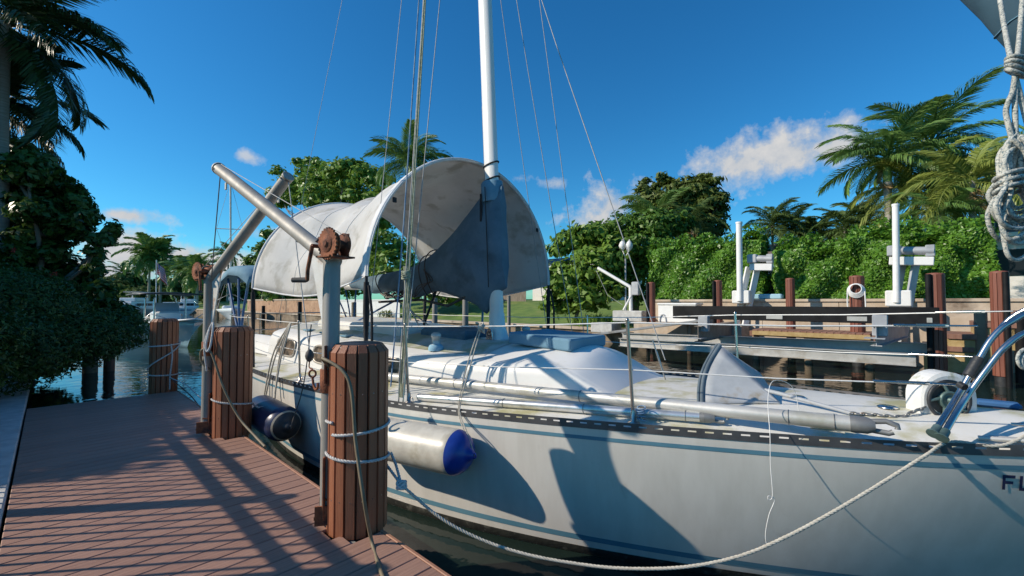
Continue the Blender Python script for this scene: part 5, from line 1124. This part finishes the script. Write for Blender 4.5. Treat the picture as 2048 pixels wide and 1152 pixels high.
# ---------------------------------------------------------------- boat lift, pilings and dock gear across the canal
def at_ms(px, m, z): p_ = at_m(px, 600, m); return Vector((p_.x, p_.y, z))
def far_pile(px, ytop, wpx, m, label, bumper=0, z0=-1.2):
    c = at_m(px, ytop, m); r = wpx*c.y/F/2/1.12; zt = c.z; c = Vector((c.x, c.y, 0)); t = thing('piling', label, 'piling', Vector((c.x, c.y, WZ)), 'pilings across the canal')
    MB().cyl(c+ZU*z0, c+ZU*(zt-.05), r*.9, 14).build('core', 'black_plastic', t)
    n = 13; wv = 2*math.pi*r/n*.9; q = MB(); q.box((r*.97, 0, 0), r*.14, wv, zt-.03-WZ-.25, None); me = bpy.data.meshes.new('slat'); me.from_pydata(q.v, [], q.f); me.materials.append(MATS['slat_far'])
    for k in range(n): o = bpy.data.objects.new('slat', me); C.objects.link(o); o.parent = t; o.rotation_euler = (0, 0, k*2*math.pi/n); o.location = (0, 0, (zt-.03+WZ+.25)/2-WZ)
    q = MB(); q.lathe(c, [(r*1.03, zt-.05), (r*1.03, zt), (r*.3, zt+.02)], 13); q.build('cap', 'slat_far', t)
    if bumper:
        b_ = c+(-DM*.8+DD*bumper*.6).normalized()*(r+.07); q = MB(); q.tube([b_+ZU*-.9, b_+ZU*.7, b_+ZU*(zt-.02)], r*.36, 10); q.build('bumper', 'rubber_black', t)
    return c, r, zt
far_pile(1303, 565, 15, MW-.9, 'brown slat-clad piling between hoist and dock box', .8)
far_pile(1436, 561, 16, MW-.9, 'brown piling at the foot of the hedge left of the lift post', .8)
far_pile(1580, 557, 17, MW-.8, 'thin brown piling behind the black bunk beam')
c_h, r_h, z_h = far_pile(1713, 552, 26, MW-1.2, 'brown piling with a coiled white hose hung on it')
far_pile(1870, 547, 30, MW-3.2, 'thick brown piling with black bumper at the end of the black beam', .9)
far_pile(1998, 543, 29, MW-3.2, 'thick brown piling with black bumper beside the rope coil', -.5)
hs2 = thing('hose', 'coiled white hose hung on a brown piling across the canal', 'hose', c_h+ZU*(z_h-.9)-DM*.35)
q = MB()
for k in range(7): q.tube([c_h-DM*(r_h+.06+.012*k)+DD*(.22-.012*k)*math.cos(a)+ZU*(z_h-.48+(.22-.012*k)*math.sin(a)+.01*k) for a in np.linspace(0, 6.283, 26, endpoint=False)], .018, 6, closed=True)
q.tube(curve([c_h-DM*(r_h+.08)+DD*.22+ZU*(z_h-.5), c_h-DM*(r_h+.1)+DD*.2+ZU*(z_h-1.1), c_h-DM*(r_h+.1)-DD*.05+ZU*(z_h-1.45)], 8), .018, 6); q.tube(curve([c_h-DM*(r_h+.08)-DD*.22+ZU*(z_h-.5), c_h-DM*(r_h+.1)-DD*.22+ZU*(z_h-1.2), c_h-DM*(r_h+.1)-DD*.1+ZU*(z_h-1.5)], 8), .018, 6)
q.build('coil', 'pvc', hs2)
def seg_box(name, a, b, w, h, m, parent, up=ZU):
    d_ = (b-a).normalized(); sd_ = d_.cross(up).normalized(); u_ = sd_.cross(d_); return MB().box((a+b)/2, (b-a).length, w, h, (d_, sd_, u_), min(w, h)*.08).build(name, m, parent)
def ibeam(name, a, b, w, h, m, parent):
    d_ = (b-a).normalized(); sd_ = d_.cross(ZU).normalized(); u_ = sd_.cross(d_); L_ = (b-a).length; q = MB(); c = (a+b)/2
    q.box(c+u_*(h/2), L_, w, .018, (d_, sd_, u_)); q.box(c-u_*(h/2), L_, w, .018, (d_, sd_, u_)); q.box(c, L_-.004, .016, h-.016, (d_, sd_, u_)); return q.build(name, m, parent)
ml = MW-4.2
lift = thing('boat_lift', 'aluminium elevator boat lift with long black bunk beam across the canal', 'boat lift', at_ms(1600, ml, WZ))
def onm(px, py, m): return at_m(px, py, m)
zb_ = onm(1750, 632, ml).z; hb = .43
A_, B_ = at_ms(1347, ml, zb_+.02), at_ms(1878, ml, zb_+.02)
seg_box('bunk', A_, B_, .16, hb, 'rubber_black', lift)
q = MB(); d_ = (B_-A_).normalized()
for px in (1548, 1713, 1858): c = at_ms(px, ml-.085, zb_-.08); MB().box(c, .42 if px < 1800 else .1, .02, .12, (d_, DM, ZU), .004).build('wear_plate', 'alu_beam', lift)
ibeam('cradle_beam', onm(1245, 672, ml+1.4), onm(1868, 697, ml+1.4), .2, .26, 'alu_beam', lift)
ibeam('cradle_beam', onm(1240, 684, ml-1.2), onm(1832, 720, ml-1.2), .2, .26, 'alu_beam', lift)
for px0, y0, px1, y1, m in ((1396, 668, 1470, 655, 'lift_brown'), (1752, 672, 1810, 656, 'lift_grey')):
    a = onm(px0, y0, ml-.9); b = onm(px1, y1, MW-.8); b.z = a.z; ibeam('cross_beam', a, b, .22, .48, m, lift)
for px, yt, yb_ in ((1408, 632, 663), (1760, 630, 672)):
    a = onm(px, yb_, ml-.55); b = onm(px, yt, ml-.55); seg_box('bracket', a, b, .22, .30, 'lift_grey', lift, DD)
for px in (1395, 1750): c = onm(px, 676, ml-.8); MB().box(c, .5, .4, .02, AX()).build('bracket_foot', 'lift_grey', lift)
# the two lift posts on the seawall: inclined twin legs, head unit with motor drum, tall white guide pole
def lift_post(px_pole, ytop_pole, ybot, px_head0, px_head1, yhead, m, label):
    t = thing('lift_post', label, 'lift post', at_ms(px_pole, m, WZ), 'posts of the boat lift')
    k = onm(px_pole, 580, m).y/F
    a = onm(px_pole, ybot-10, m-.25); b = onm(px_pole-2, ytop_pole, m-.25); r = 5.6*k
    q = MB(); q.tube([a, b-ZU*.06], r, 14); q.tube([b-ZU*.07, b], r*1.12, 14); q.build('guide_pole', 'pvc', t)
    f = onm(px_pole-6, ybot+4, m); f2 = onm(px_pole+26, yhead+8, m+.5)
    for off in (-.16, .16): seg_box('leg', f+DD*off-ZU*1.2, f2+DD*off, .10, .22, 'box_white' if ytop_pole > 430 else 'lift_grey', t)
    MB().box(onm(px_pole+4, ybot-18, m-.05), .42, .62, .5, AX(), .03).build('base_bracket', 'box_white', t)
    h0 = onm(px_head0, yhead, m+.2); h1 = onm(px_head1, yhead, m+.2); seg_box('head_beam', h0-ZU*.16, h1-ZU*.16, .2, .26, 'box_white', t)
    q = MB(); q.tube([h0.lerp(h1, .25)+ZU*.17, h1+ZU*.15], .13, 14); q.build('drum', 'lift_grey', t); MB().box(h0.lerp(h1, .12)+ZU*.16, .3, .34, .34, AX(), .03).build('motor_box', 'lift_grey', t); MB().box(h1+ZU*.16+(h1-h0).normalized()*-.08, .2, .22, .36, AX(), .02).build('end_bracket', 'lift_grey', t)
lift_post(1480, 444, 612, 1500, 1545, 526, MW-.5, 'white lift post with guide pole in front of the gate gap')
lift_post(1793, 408, 615, 1778, 1868, 512, MW-.8, 'grey lift post with tall white guide pole before the taller hedge')
# wooden platform and steps below the wall
pt = thing('platform', 'weathered brown plank platform behind the black bunk beam', 'platform', at_ms(1620, MW-1.2, WZ))
s1_, s2_ = s_of(1512, MW-1.5), s_of(1742, MW-1.5); zpl = onm(1620, 662, MW-1.3).z; npk = 18
for k in range(npk): a = s1_+(s2_-s1_)*(k+.5)/npk; MB().box(D(a, MW-1.3, zpl), 1.5, abs(s2_-s1_)/npk-.012, .045, AX(), .006).build('plank', 'far_deck', pt)
slab('fascia', s1_, s2_, MW-2.08, MW-2.05, zpl-.16, zpl-.02, 'deck_gold', pt); slab('joist', s1_+.1, s2_-.1, MW-2.0, MW-.6, zpl-.2, zpl-.03, 'far_deck', pt)
for a in (s1_, s2_, (s1_+s2_)/2): MB().cyl(D(a*.98+.02*s1_, MW-1.6, -1), D(a*.98+.02*s1_, MW-1.6, zpl-.1), .12, 10).build('support', 'seawall_dark', pt)
stp = thing('steps', 'brown wooden steps down the seawall beside the thick pilings', 'steps', at_ms(1930, MW-2, WZ))
for k, (px, z, w) in enumerate(((1890, .28, 1.0), (1935, .62, .9), (1990, .95, .9), (2050, 1.25, 1.0))): c = at_ms(px, MW-1.5, z); MB().box(c, 1.6, w, .14, AX(), .01).build('tread', 'far_deck', stp); MB().box(c-ZU*.35, 1.5, w*.96, .55, AX()).build('riser', 'deck_gold', stp)
for px in (1960, 2040, 2120): MB().cyl(at_ms(px, MW-2.2, -1.2), at_ms(px, MW-2.2, 1.3), .13, 10).build('support', 'rubber_black' if px > 2000 else 'seawall_dark', stp)
# gangplank
gp = thing('gangplank', 'pale wooden gangplank lying at the left end of the lift', 'gangplank', at_ms(1290, MW-2.5, WZ))
a = onm(1168, 672, MW-3.0); b = onm(1405, 641, MW-1.4)
for k in range(4): off = DM*(.22*(k-1.5)); seg_box('plank', a+off, b+off, .21, .09, 'alu_beam', gp)
for f in (.1, .9): MB().cyl(a.lerp(b, f)-ZU*1.4, a.lerp(b, f)-ZU*.05, .1, 10).build('support', 'seawall_dark', gp)
# dock box
db = thing('dock_box', 'white dock box standing beside the left end of the black beam', 'dock box', at_ms(1360, MW-.6, .6))
c = onm(1360, 625, MW-.55); wdt = .95*80*c.y/F; q = MB(); q.box(c-ZU*.05, .75, wdt, .74, AX(), .03); q.build('body', 'box_white', db)
q = MB(); q.box(c+ZU*.36, .82, wdt+.06, .09, AX(), .03); q.build('lid', 'box_white', db)
q = MB(); q.tube([c-DM*.39+DD*(wdt*.36+.14*math.cos(a))+ZU*(-.42+.34*math.sin(a)) for a in np.linspace(0, 3.14, 12)], .03, 6); q.build('handle', 'lift_grey', db)
slab('dock_ledge', s_of(1292, MW), s_of(1500, MW), MW-1.2, MW-.02, .1, c.z-.43, 'seawall', None).__setitem__('kind', 'structure')
# hoist with a grey switch box
ho = thing('hoist', 'white davit hoist with a grey switch box on a concrete block', 'davit', at_ms(1262, MW-.3, .26))
a = onm(1262, 622, MW-.2); b = onm(1261, 574, MW-.2); c = onm(1196, 536, MW-.2)
MB().tube([a-ZU*.3, b, b.lerp(c, .08)], .09, 10).build('post', 'box_white', ho); MB().tube([b, c], .08, 10).build('arm', 'box_white', ho)
MB().box(onm(1272, 577, MW-.35), .25, .36, .62, AX(), .03).build('switch_box', 'lift_grey', ho)
q = MB(); q.tube([onm(1247, 620, MW-.3), onm(1262, 592, MW-.25)], .05, 8); q.build('brace', 'box_white', ho); q = MB(); q.tube([onm(1192, 540, MW-.3), onm(1215, 590, MW-.3), onm(1245, 610, MW-.3)], .012, 5); q.build('cable', 'wire', ho)
MB().box(onm(1262, 632, MW-.3), .8, 1.5, .5, AX(), .03).build('block', 'concrete', ho)
ls = slab('concrete_step', s_of(1190, MW-.6), s_of(1232, MW-.6), MW-1.0, MW-.1, .1, .55, 'concrete', None, bev=.02); tag(ls, 'grey concrete block beside the hoist on the low seawall', 'block')
# lamp post
lp_ = thing('lamp_post', 'pale twin-lantern lamp post in front of the dark rounded tree', 'lamp post', at_ms(1251, MW+.9, .6))
c = onm(1251, 515, MW+.9); MB().cyl(Vector((c.x, c.y, .4)), c, .05, 8).build('post', 'lift_grey', lp_)
for px in (1245, 1259):
    q = MB(); e = onm(px, 500, MW+.9); q.tube([c, e], .03, 6); q.lathe(e-ZU*.02, [(.06, 0), (.15, .12), (.19, .25), (.12, .42), (.03, .5), (.02, .56)], 8); q.build('lantern', 'white_vinyl', lp_)
# gate recess, house roofs
gt = thing('garden_shed', 'dark blue shed wall glimpsed through the gap between hedges', 'shed', at_ms(1538, MW+4, 1.55)); c = at_ms(1538, MW+4, 2.6); MB().box(c, .3, 2.6, 2.2, AX()).build('wall', 'blue_tube', gt); MB().box(c+ZU*1.2, .9, 3.0, .12, AX()).build('roof', 'roof_brown', gt); MB().box(at_ms(1545, MW+2, 1.9), .2, 1.4, .9, AX()).build('panel', 'far_deck', gt)
tag(slab('dinghy_stand', s_of(1490, MW-.2), s_of(1560, MW-.2), MW+.1, MW+.5, 1.66, 1.86, 'boat_teal', None, bev=.04), 'pale blue upturned dinghy edge on the wall beside the white lift post', 'dinghy')
def house(label, px0, px1, yr, ye, m, roof, wall, zb=1.0):
    h = thing('house', label, 'house', at_ms((px0+px1)/2, m, zb)); s0, s1 = s_of(px0, m), s_of(px1, m); ze = onm((px0+px1)/2, ye, m).z; zr = onm((px0+px1)/2, yr, m+3).z
    slab('wall', s0, s1, m+.4, m+7, zb-1, ze, wall, h); q = MB(); e = .5; a0, a1 = max(s0, s1)+e, min(s0, s1)-e
    q.prism([D(a0, m, ze-.02), D(a0, m+3.7, zr), D(a0, m+7.4, ze-.02)], D(a1, 0, 0)-D(a0, 0, 0)); q.build('roof', roof, h); slab('eave', s0, s1, m-.04, m+.2, ze-.2, ze-.03, 'white_vinyl', h)
    for k in range(3):
        a = s0+(s1-s0)*(.2+.3*k); w = slab('window', a-.6, a+.6, m+.36, m+.39, ze-1.8, ze-.7, 'dark_glass', h)
    return h
house('low white house with a dark blue roof behind the sea grape', 1060, 1215, 513, 528, MW+14, 'roof_dark', 'stucco')
house('house with a brown tiled roof above the lower hedge', 1530, 1760, 478, 498, MW+12, 'roof_brown', 'stucco')
house('pale house behind the rope coil with brown roof', 1960, 2300, 420, 455, MW+8, 'roof_brown', 'stucco')
# lawn edge: plank fence, white vinyl fence, posts in the water, garden plants
wf = thing('board_fence', 'dark brown board fence at the back of the lawn', 'fence', at_ms(1000, MW+11, 1.6))
s0, s1 = s_of(880, MW+11), s_of(1052, MW+11); n = 44
for k in range(n): a = s0+(s1-s0)*(k+.5)/n; MB().box(D(a, MW+11, 1.5+1.0), .03, abs(s1-s0)/n-.01, 2.2+random.uniform(-.02, .02), AX()).build('board', 'bark', wf)
vf = thing('vinyl_fence', 'white vinyl board fence along the far seawall behind the davit', 'fence', at_ms(735, MW+.9, .3))
s0, s1 = s_of(672, MW+.9), s_of(800, MW+.9); n = 60
for k in range(n): a = s0+(s1-s0)*(k+.5)/n; MB().box(D(a, MW+.9, .95), .04, abs(s1-s0)/n-.02, 1.5, AX()).build('board', 'white_vinyl', vf)
MB().box(D((s0+s1)/2, MW+.86, 1.72), .07, abs(s1-s0), .1, AX()).build('rail', 'white_vinyl', vf)
bw2 = thing('brick_wall', 'tan brick garden wall on the far bank left of the vinyl fence', 'wall', at_ms(560, MW+1, .3)); s0, s1 = s_of(498, MW+1), s_of(664, MW+1); slab('wall', s0, s1, MW+.8, MW+1.1, .2, 1.75, 'brick_tan', bw2); slab('coping', s0, s1, MW+.74, MW+1.16, 1.75, 1.9, 'seawall', bw2)
for i, (px, yt, m, r, mt) in enumerate(((870, 597, MW-2.2, .17, 'grey_wood'), (931, 592, MW-2.4, .18, 'grey_wood'), (1018, 592, MW-1.5, .10, 'grey_wood'), (436, 585, 15, .2, 'seawall_dark'), (527, 612, MW-1.5, .2, 'rubber_black'), (708, 605, MW-2, .2, 'seawall_dark'), (600, 604, MW-2, .2, 'rubber_black'))):
    c = onm(px, yt, m); q = MB(); q.tube([Vector((c.x, c.y, -1.2)), Vector((c.x, c.y, .5)), c], [r, r, r*.94], 12); q.lathe(c-ZU*.02, [(r*1.03, 0), (r*1.03, .03), (.02, .06)], 12)
    tag(q.build('mooring_pile', mt), ['weathered grey piling seen below the boom', 'thicker grey piling between boom and mast foot', 'slim grey post behind the starboard winch', 'dark piling beside the far davit post', 'black piling before the brick wall', 'dark piling before the vinyl fence', 'black piling at the end of the brick wall'][i], 'piling')
def plants(label, px, m, n, h, mt='leaf_lime'):
    c = at_ms(px, m, .25); V = []
    for k in range(n):
        a = rng.uniform(0, 6.28); d1 = np.array([math.cos(a)*.5, math.sin(a)*.5, 1.0]); p0 = np.array([rng.normal()*.35, rng.normal()*.35, 0]); l = h*rng.uniform(.6, 1.1); p1 = p0+d1/np.linalg.norm(d1)*l*.55; p2 = p1+np.array([math.cos(a), math.sin(a), .35])*l*.45; w = np.array([-math.sin(a), math.cos(a), 0])*.035
        V += [p0-w*.6, p1-w, p1+w, p0+w*.6, p1-w, p2-w*.1, p2+w*.1, p1+w]
    o = thing('plant', label, 'plant', c); link('leaves', quads_mesh('leaves', np.array(V), mt), o, c, 'stuff')
plants('spiky yellow green plant at the foot of the sea grape', 1195, MW+.9, 60, 1.1); plants('spiky green plant beside the hoist block', 1222, MW+.8, 60, 1.0, 'leaf_mid'); plants('strappy plant on the seawall under the awning corner', 1165, MW+.8, 50, .8)
plants('dry plants on the seawall before the vinyl fence', 770, MW+.4, 60, 1.0, 'leaf_olive')
# ---------------------------------------------------------------- boats along the canal
def boat_hull(mb, O_, h, L_, bm, fb, flare=.35, zb=WZ-.25, sheer=.35):
    sd_ = Vector((h.y, -h.x, 0)); R = []
    for i in range(21):
        t = i/20; w = bm/2*(1-max(0, (t-.45)/.55)**2.1); zr = fb*(1+sheer*t*t); R.append([O_+h*(L_*t-(.10*L_ if k else 0)*t*t*0-((1-f)*.16*L_*t**3))+sd_*(sg*w*(f**.8 if True else 1)*(1-flare*(1-f)*t))+ZU*(zb-WZ+(zr-(zb-WZ))*f) for k, (sg, f) in enumerate(((-1, 1), (-1, .75), (-1, .5), (-1, .25), (-1, .08), (1, .08), (1, .25), (1, .5), (1, .75), (1, 1)))])
    mb.loft(R, True, True, True); return R
h_ = Vector((.80, -.60, 0)); bowp = at_y(392, 637, 19.0); bowp.z = WZ; O_ = bowp-h_*7.4
cc = thing('centre_console_boat', 'pale blue hulled centre console boat with T-top and flag', 'motorboat', O_+h_*3.5)
mb = MB(); Rb = boat_hull(mb, O_, h_, 7.4, 2.6, .95, .45); mb.build('hull', 'boat_teal', cc)
sdx = Vector((h_.y, -h_.x, 0))
MB().tube([r[0] for r in Rb]+[r[-1] for r in reversed(Rb)], .05, 6).build('gunwale', 'boat_white', cc)
q = MB(); q.loft([[r[0]*.94+r[-1]*.06-ZU*.12, r[-1]*.94+r[0]*.06-ZU*.12] for r in Rb], False); q.build('deck', 'boat_white', cc)
c0 = O_+h_*3.3+ZU*.7; MB().box(c0+ZU*.35, 1.1, 1.0, 1.05, (h_, sdx, ZU), .08).build('console', 'boat_white', cc); MB().box(c0+ZU*1.05+h_*.2, .05, .95, .5, ((h_+ZU*.3).normalized(), sdx, (ZU-h_*.3).normalized())).build('windscreen', 'acrylic', cc)
MB().box(c0-h_*1.1+ZU*.2, .6, 1.1, .8, (h_, sdx, ZU), .08).build('seat', 'boat_beige', cc); MB().box(c0+h_*.95+ZU*.15, .7, .9, .5, (h_, sdx, ZU), .1).build('seat', 'boat_white', cc)
for a in (-1, 1):
    for b in (-.9, .7): MB().tube([c0+h_*b+sdx*a*.62, c0+h_*b*.9+sdx*a*.62+ZU*1.5, c0+h_*b*.9+sdx*a*.55+ZU*1.62], .035, 7).build('t_top_leg', 'steel', cc)
q = MB(); q.loft([[c0+h_*x+sdx*y*1.25+ZU*(1.72+.10*math.cos(y*1.4)-.02*x*x) for y in np.linspace(-1, 1, 7)] for x in np.linspace(-1.35, 1.2, 7)], False, False, True); o = q.build('t_top', 'fence_bronze', cc); so_ = o.modifiers.new('s', 'SOLIDIFY'); so_.thickness = .06
q = MB(); rk = O_-h_*.35+ZU*.6; MB().box(rk, .5, .55, .9, (h_, sdx, ZU), .12).build('outboard', 'boat_white', cc)
MB().tube([Rb[12][0]+ZU*.05, Rb[14][0]+ZU*.4, Rb[19][4]+ZU*1.15+h_*.0, Rb[14][-1]+ZU*.4, Rb[12][-1]+ZU*.05], .02, 6).build('bow_rail', 'steel', cc)
# flag
fm = bpy.data.materials.new('flag'); fm.use_nodes = True; t = fm.node_tree; pz = t.nodes['Principled BSDF']; uvn = t.nodes.new('ShaderNodeTexCoord'); sx = t.nodes.new('ShaderNodeSeparateXYZ'); t.links.new(uvn.outputs['Generated'], sx.inputs[0])
def fmath(op, a, b):
    n = t.nodes.new('ShaderNodeMath'); n.operation = op
    for i, v in enumerate((a, b)):
        if isinstance(v, (int, float)): n.inputs[i].default_value = v
        else: t.links.new(v, n.inputs[i])
    return n.outputs[0]
uvn2 = t.nodes.new('ShaderNodeUVMap'); t.links.new(uvn2.outputs[0], sx.inputs[0])
strp = fmath('GREATER_THAN', fmath('MODULO', fmath('MULTIPLY', sx.outputs['Y'], 6.5), 1.0), .5); can = fmath('MULTIPLY', fmath('LESS_THAN', sx.outputs['X'], .42), fmath('GREATER_THAN', sx.outputs['Y'], .46))
star = fmath('MULTIPLY', fmath('GREATER_THAN', fmath('SINE', fmath('MULTIPLY', sx.outputs['X'], 82), 0), .6), fmath('GREATER_THAN', fmath('SINE', fmath('MULTIPLY', sx.outputs['Y'], 92), 0), .6))
x1 = t.nodes.new('ShaderNodeMix'); x1.data_type = 'RGBA'; x1.inputs['A'].default_value = (.45, .03, .04, 1); x1.inputs['B'].default_value = (.75, .72, .70, 1); t.links.new(strp, x1.inputs['Factor'])
x0 = t.nodes.new('ShaderNodeMix'); x0.data_type = 'RGBA'; x0.inputs['A'].default_value = (.03, .04, .15, 1); x0.inputs['B'].default_value = (.75, .75, .75, 1); t.links.new(star, x0.inputs['Factor'])
x2 = t.nodes.new('ShaderNodeMix'); x2.data_type = 'RGBA'; t.links.new(can, x2.inputs['Factor']); t.links.new(x1.outputs['Result'], x2.inputs['A']); t.links.new(x0.outputs['Result'], x2.inputs['B']); t.links.new(x2.outputs['Result'], pz.inputs['Base Color']); pz.inputs['Roughness'].default_value = .8; MATS['flag'] = fm
fY = 24.0; ft = at_y(313, 520, fY); fb_ = at_y(313, 600, fY)
fg = thing('flag', 'stars and stripes flag hanging from a pole behind the T-top', 'flag', Vector((fb_.x, fb_.y, WZ)))
MB().tube([Vector((fb_.x, fb_.y, WZ-.2)), ft], .025, 7).build('pole', 'pvc', fg)
q = MB(); nx, nz = 14, 9; vs = []; uv = []
for i in range(nx+1):
    for j in range(nz+1):
        a = i/nx; b = j/nz; vs.append(ft+Vector((.62*a+.02*math.sin(b*5), .10*math.sin(a*9+b*2), -.10-.70*(1-b)-.75*a*a*.9-.15*a))); uv.append((a, b))
fs_ = [(i*(nz+1)+j, (i+1)*(nz+1)+j, (i+1)*(nz+1)+j+1, i*(nz+1)+j+1) for i in range(nx) for j in range(nz)]
q.add(vs, fs_, True); o = q.build('cloth', 'flag', fg); ul = o.data.uv_layers.new(name='UVMap')
for lp2 in o.data.loops: ul.data[lp2.index].uv = uv[lp2.vertex_index]
# cruisers at the end of the canal
def cruiser(label, px, Y, L_, h_, name='cabin_cruiser', fly=True, letters=True):
    c = at_y(px, 604, Y); c.z = WZ; h_ = h_.normalized(); O_ = c-h_*L_/2; sdx = Vector((h_.y, -h_.x, 0)); t = thing(name, label, 'motorboat', c, 'cruisers at the canal end')
    mb = MB(); boat_hull(mb, O_, h_, L_, L_*.33, L_*.13, .3, sheer=.5); mb.build('hull', 'boat_white', t)
    z = WZ+L_*.13; ax = (h_, sdx, ZU)
    q = MB(); q.loft([[O_+h_*x+sdx*y*k+ZU*(zz-O_.z) for x, y in ((L_*.12+e, -L_*.13), (L_*.72-e*2.5, -L_*.11), (L_*.72-e*2.5, L_*.11), (L_*.12+e, L_*.13))] for zz, e, k in ((z, 0, 1), (z+L_*.10, .15, .95), (z+L_*.105, .2, .9))], True, True); q.build('cabin', 'boat_white', t)
    for sg in (-1, 1):
        for k in range(3): MB().box(O_+h_*L_*(.24+.14*k)+sdx*sg*(L_*.129)+ZU*(z-O_.z+L_*.055), L_*.11, .03, L_*.04, ax).build('window', 'dark_glass', t)
    for y in (-.08, .02, .08): MB().box(O_+h_*(L_*.12+.02)+sdx*L_*y+ZU*(z-O_.z+L_*.06), .04, L_*.055, L_*.045, ax).build('window', 'dark_glass', t)
    if fly:
        MB().box(O_+h_*L_*.42+ZU*(z-O_.z+L_*.135), L_*.34, L_*.22, L_*.055, ax, .08).build('flybridge', 'boat_white', t)
        q = MB(); q.tube([O_+h_*L_*.3+sdx*L_*.10+ZU*(z-O_.z+L_*.16), O_+h_*L_*.28+sdx*L_*.1+ZU*(z-O_.z+L_*.25), O_+h_*L_*.28-sdx*L_*.1+ZU*(z-O_.z+L_*.25), O_+h_*L_*.3-sdx*L_*.10+ZU*(z-O_.z+L_*.16)], .06, 6); q.build('radar_arch', 'boat_white', t)
        MB().box(O_+h_*L_*.38+ZU*(z-O_.z+L_*.255), L_*.26, L_*.22, .06, ax, .02).build('flybridge_top', 'canvas_hem', t)
    q = MB(); q.tube([O_+h_*L_*.7+sdx*L_*.12+ZU*(z-O_.z+.6), O_+h_*L_*.98+ZU*(z-O_.z+1.3), O_+h_*L_*.7-sdx*L_*.12+ZU*(z-O_.z+.6)], .04, 5); q.build('bow_rail', 'steel', t)
    MB().box(O_-h_*.03+ZU*(L_*.09), .03, L_*.17, .16, ax).build('stern_name', 'blue_tube', t) if letters else None
    return t
cruiser('white flybridge cruiser moored stern-on at the canal end', 378, 72, 8.6, Vector((-.52, .85, 0)))
cruiser('smaller white cruiser left of the flybridge cruiser', 350, 82, 8.5, Vector((-.4, .9, 0)), fly=False, letters=False)
cruiser('white motor yacht with radar arch behind the dark bush', 262, 62, 9, Vector((.2, -.98, 0)), letters=False)
# far sailboat with bare mast
fy = 52; c = at_y(462, 604, fy); c.z = WZ; t = thing('sloop', 'distant sloop with bare mast and grey sail cover on the far bank', 'sailboat', c); hh = Vector((.55, -.83, 0)).normalized(); mb = MB(); boat_hull(mb, c-hh*5, hh, 10, 3.0, 1.1, .2, sheer=.25); mb.build('hull', 'boat_white', t)
q = MB(); q.box(c+ZU*1.35-hh*.5, 4, 1.8, .5, (hh, Vector((hh.y, -hh.x, 0)), ZU), .15); q.build('cabin', 'boat_white', t)
tp = at_y(461, 362, fy); MB().tube([c+ZU*1.1, tp], .10, 8).build('mast', 'alu_dull', t); a, b = at_y(433, 457, fy), at_y(486, 459, fy); MB().tube([a, b], .05, 6).build('spreader', 'alu_dull', t)
for e in (a, b, c+hh*4.8+ZU*1.1, c-hh*4.8+ZU*1.1): MB().tube([tp, e], .018, 4).build('stay', 'wire', t)
sdx = Vector((hh.y, -hh.x, 0))
for e, f in ((a, -1), (b, 1)): MB().tube([e, c+sdx*f*1.4+ZU*1.1], .018, 4).build('stay', 'wire', t)
q = MB(); q.tube([c+ZU*2.4, c+ZU*2.5-hh*1.8, c+ZU*2.3-hh*3.6], [.28, .24, .14], 10); q.build('sail_cover', 'canvas_hem', t)
q = MB(); q.add([c+ZU*2.2-hh*.5-sdx*1.6, c+ZU*2.2-hh*3.5-sdx*1.5, c+ZU*3.1-hh*3.2, c+ZU*3.1-hh*.6], [(0, 1, 2, 3)]); q.add([c+ZU*2.2-hh*.5+sdx*1.6, c+ZU*2.2-hh*3.5+sdx*1.5, c+ZU*3.1-hh*3.2, c+ZU*3.1-hh*.6], [(0, 1, 2, 3)]); q.build('boom_tent', 'canvas_hem', t)
# white skiff moored beyond the sailboat
sk = thing('skiff', 'small white skiff with steering wheel beyond the sailboat cabin', 'motorboat', at_ms(860, 9.5, WZ)); c = at_ms(840, 9.5, WZ); hh = DD*-1; mb = MB(); Rk = boat_hull(mb, c-hh*3.2, hh, 5.6, 2.0, .75, .2, sheer=.2); mb.build('hull', 'boat_white', sk)
sdx = Vector((hh.y, -hh.x, 0)); q = MB(); q.loft([[r[0], r[-1]] for r in Rk], False); q.build('deck', 'boat_white', sk)
MB().box(c+ZU*1.05, .1, 1.2, .55, ((hh+ZU*.5).normalized(), sdx, (ZU-hh*.5).normalized()), .02).build('windscreen', 'acrylic', sk); MB().box(c+ZU*.95-hh*.5, .5, .7, .7, (hh, sdx, ZU), .08).build('seat', 'boat_white', sk)
w0 = c+ZU*1.15-hh*.18; MB().tube([w0+sdx*.19*math.cos(a)+ZU*.19*math.sin(a) for a in np.linspace(0, 6.283, 18, endpoint=False)], .022, 6, closed=True).build('steering_wheel', 'black_plastic', sk)
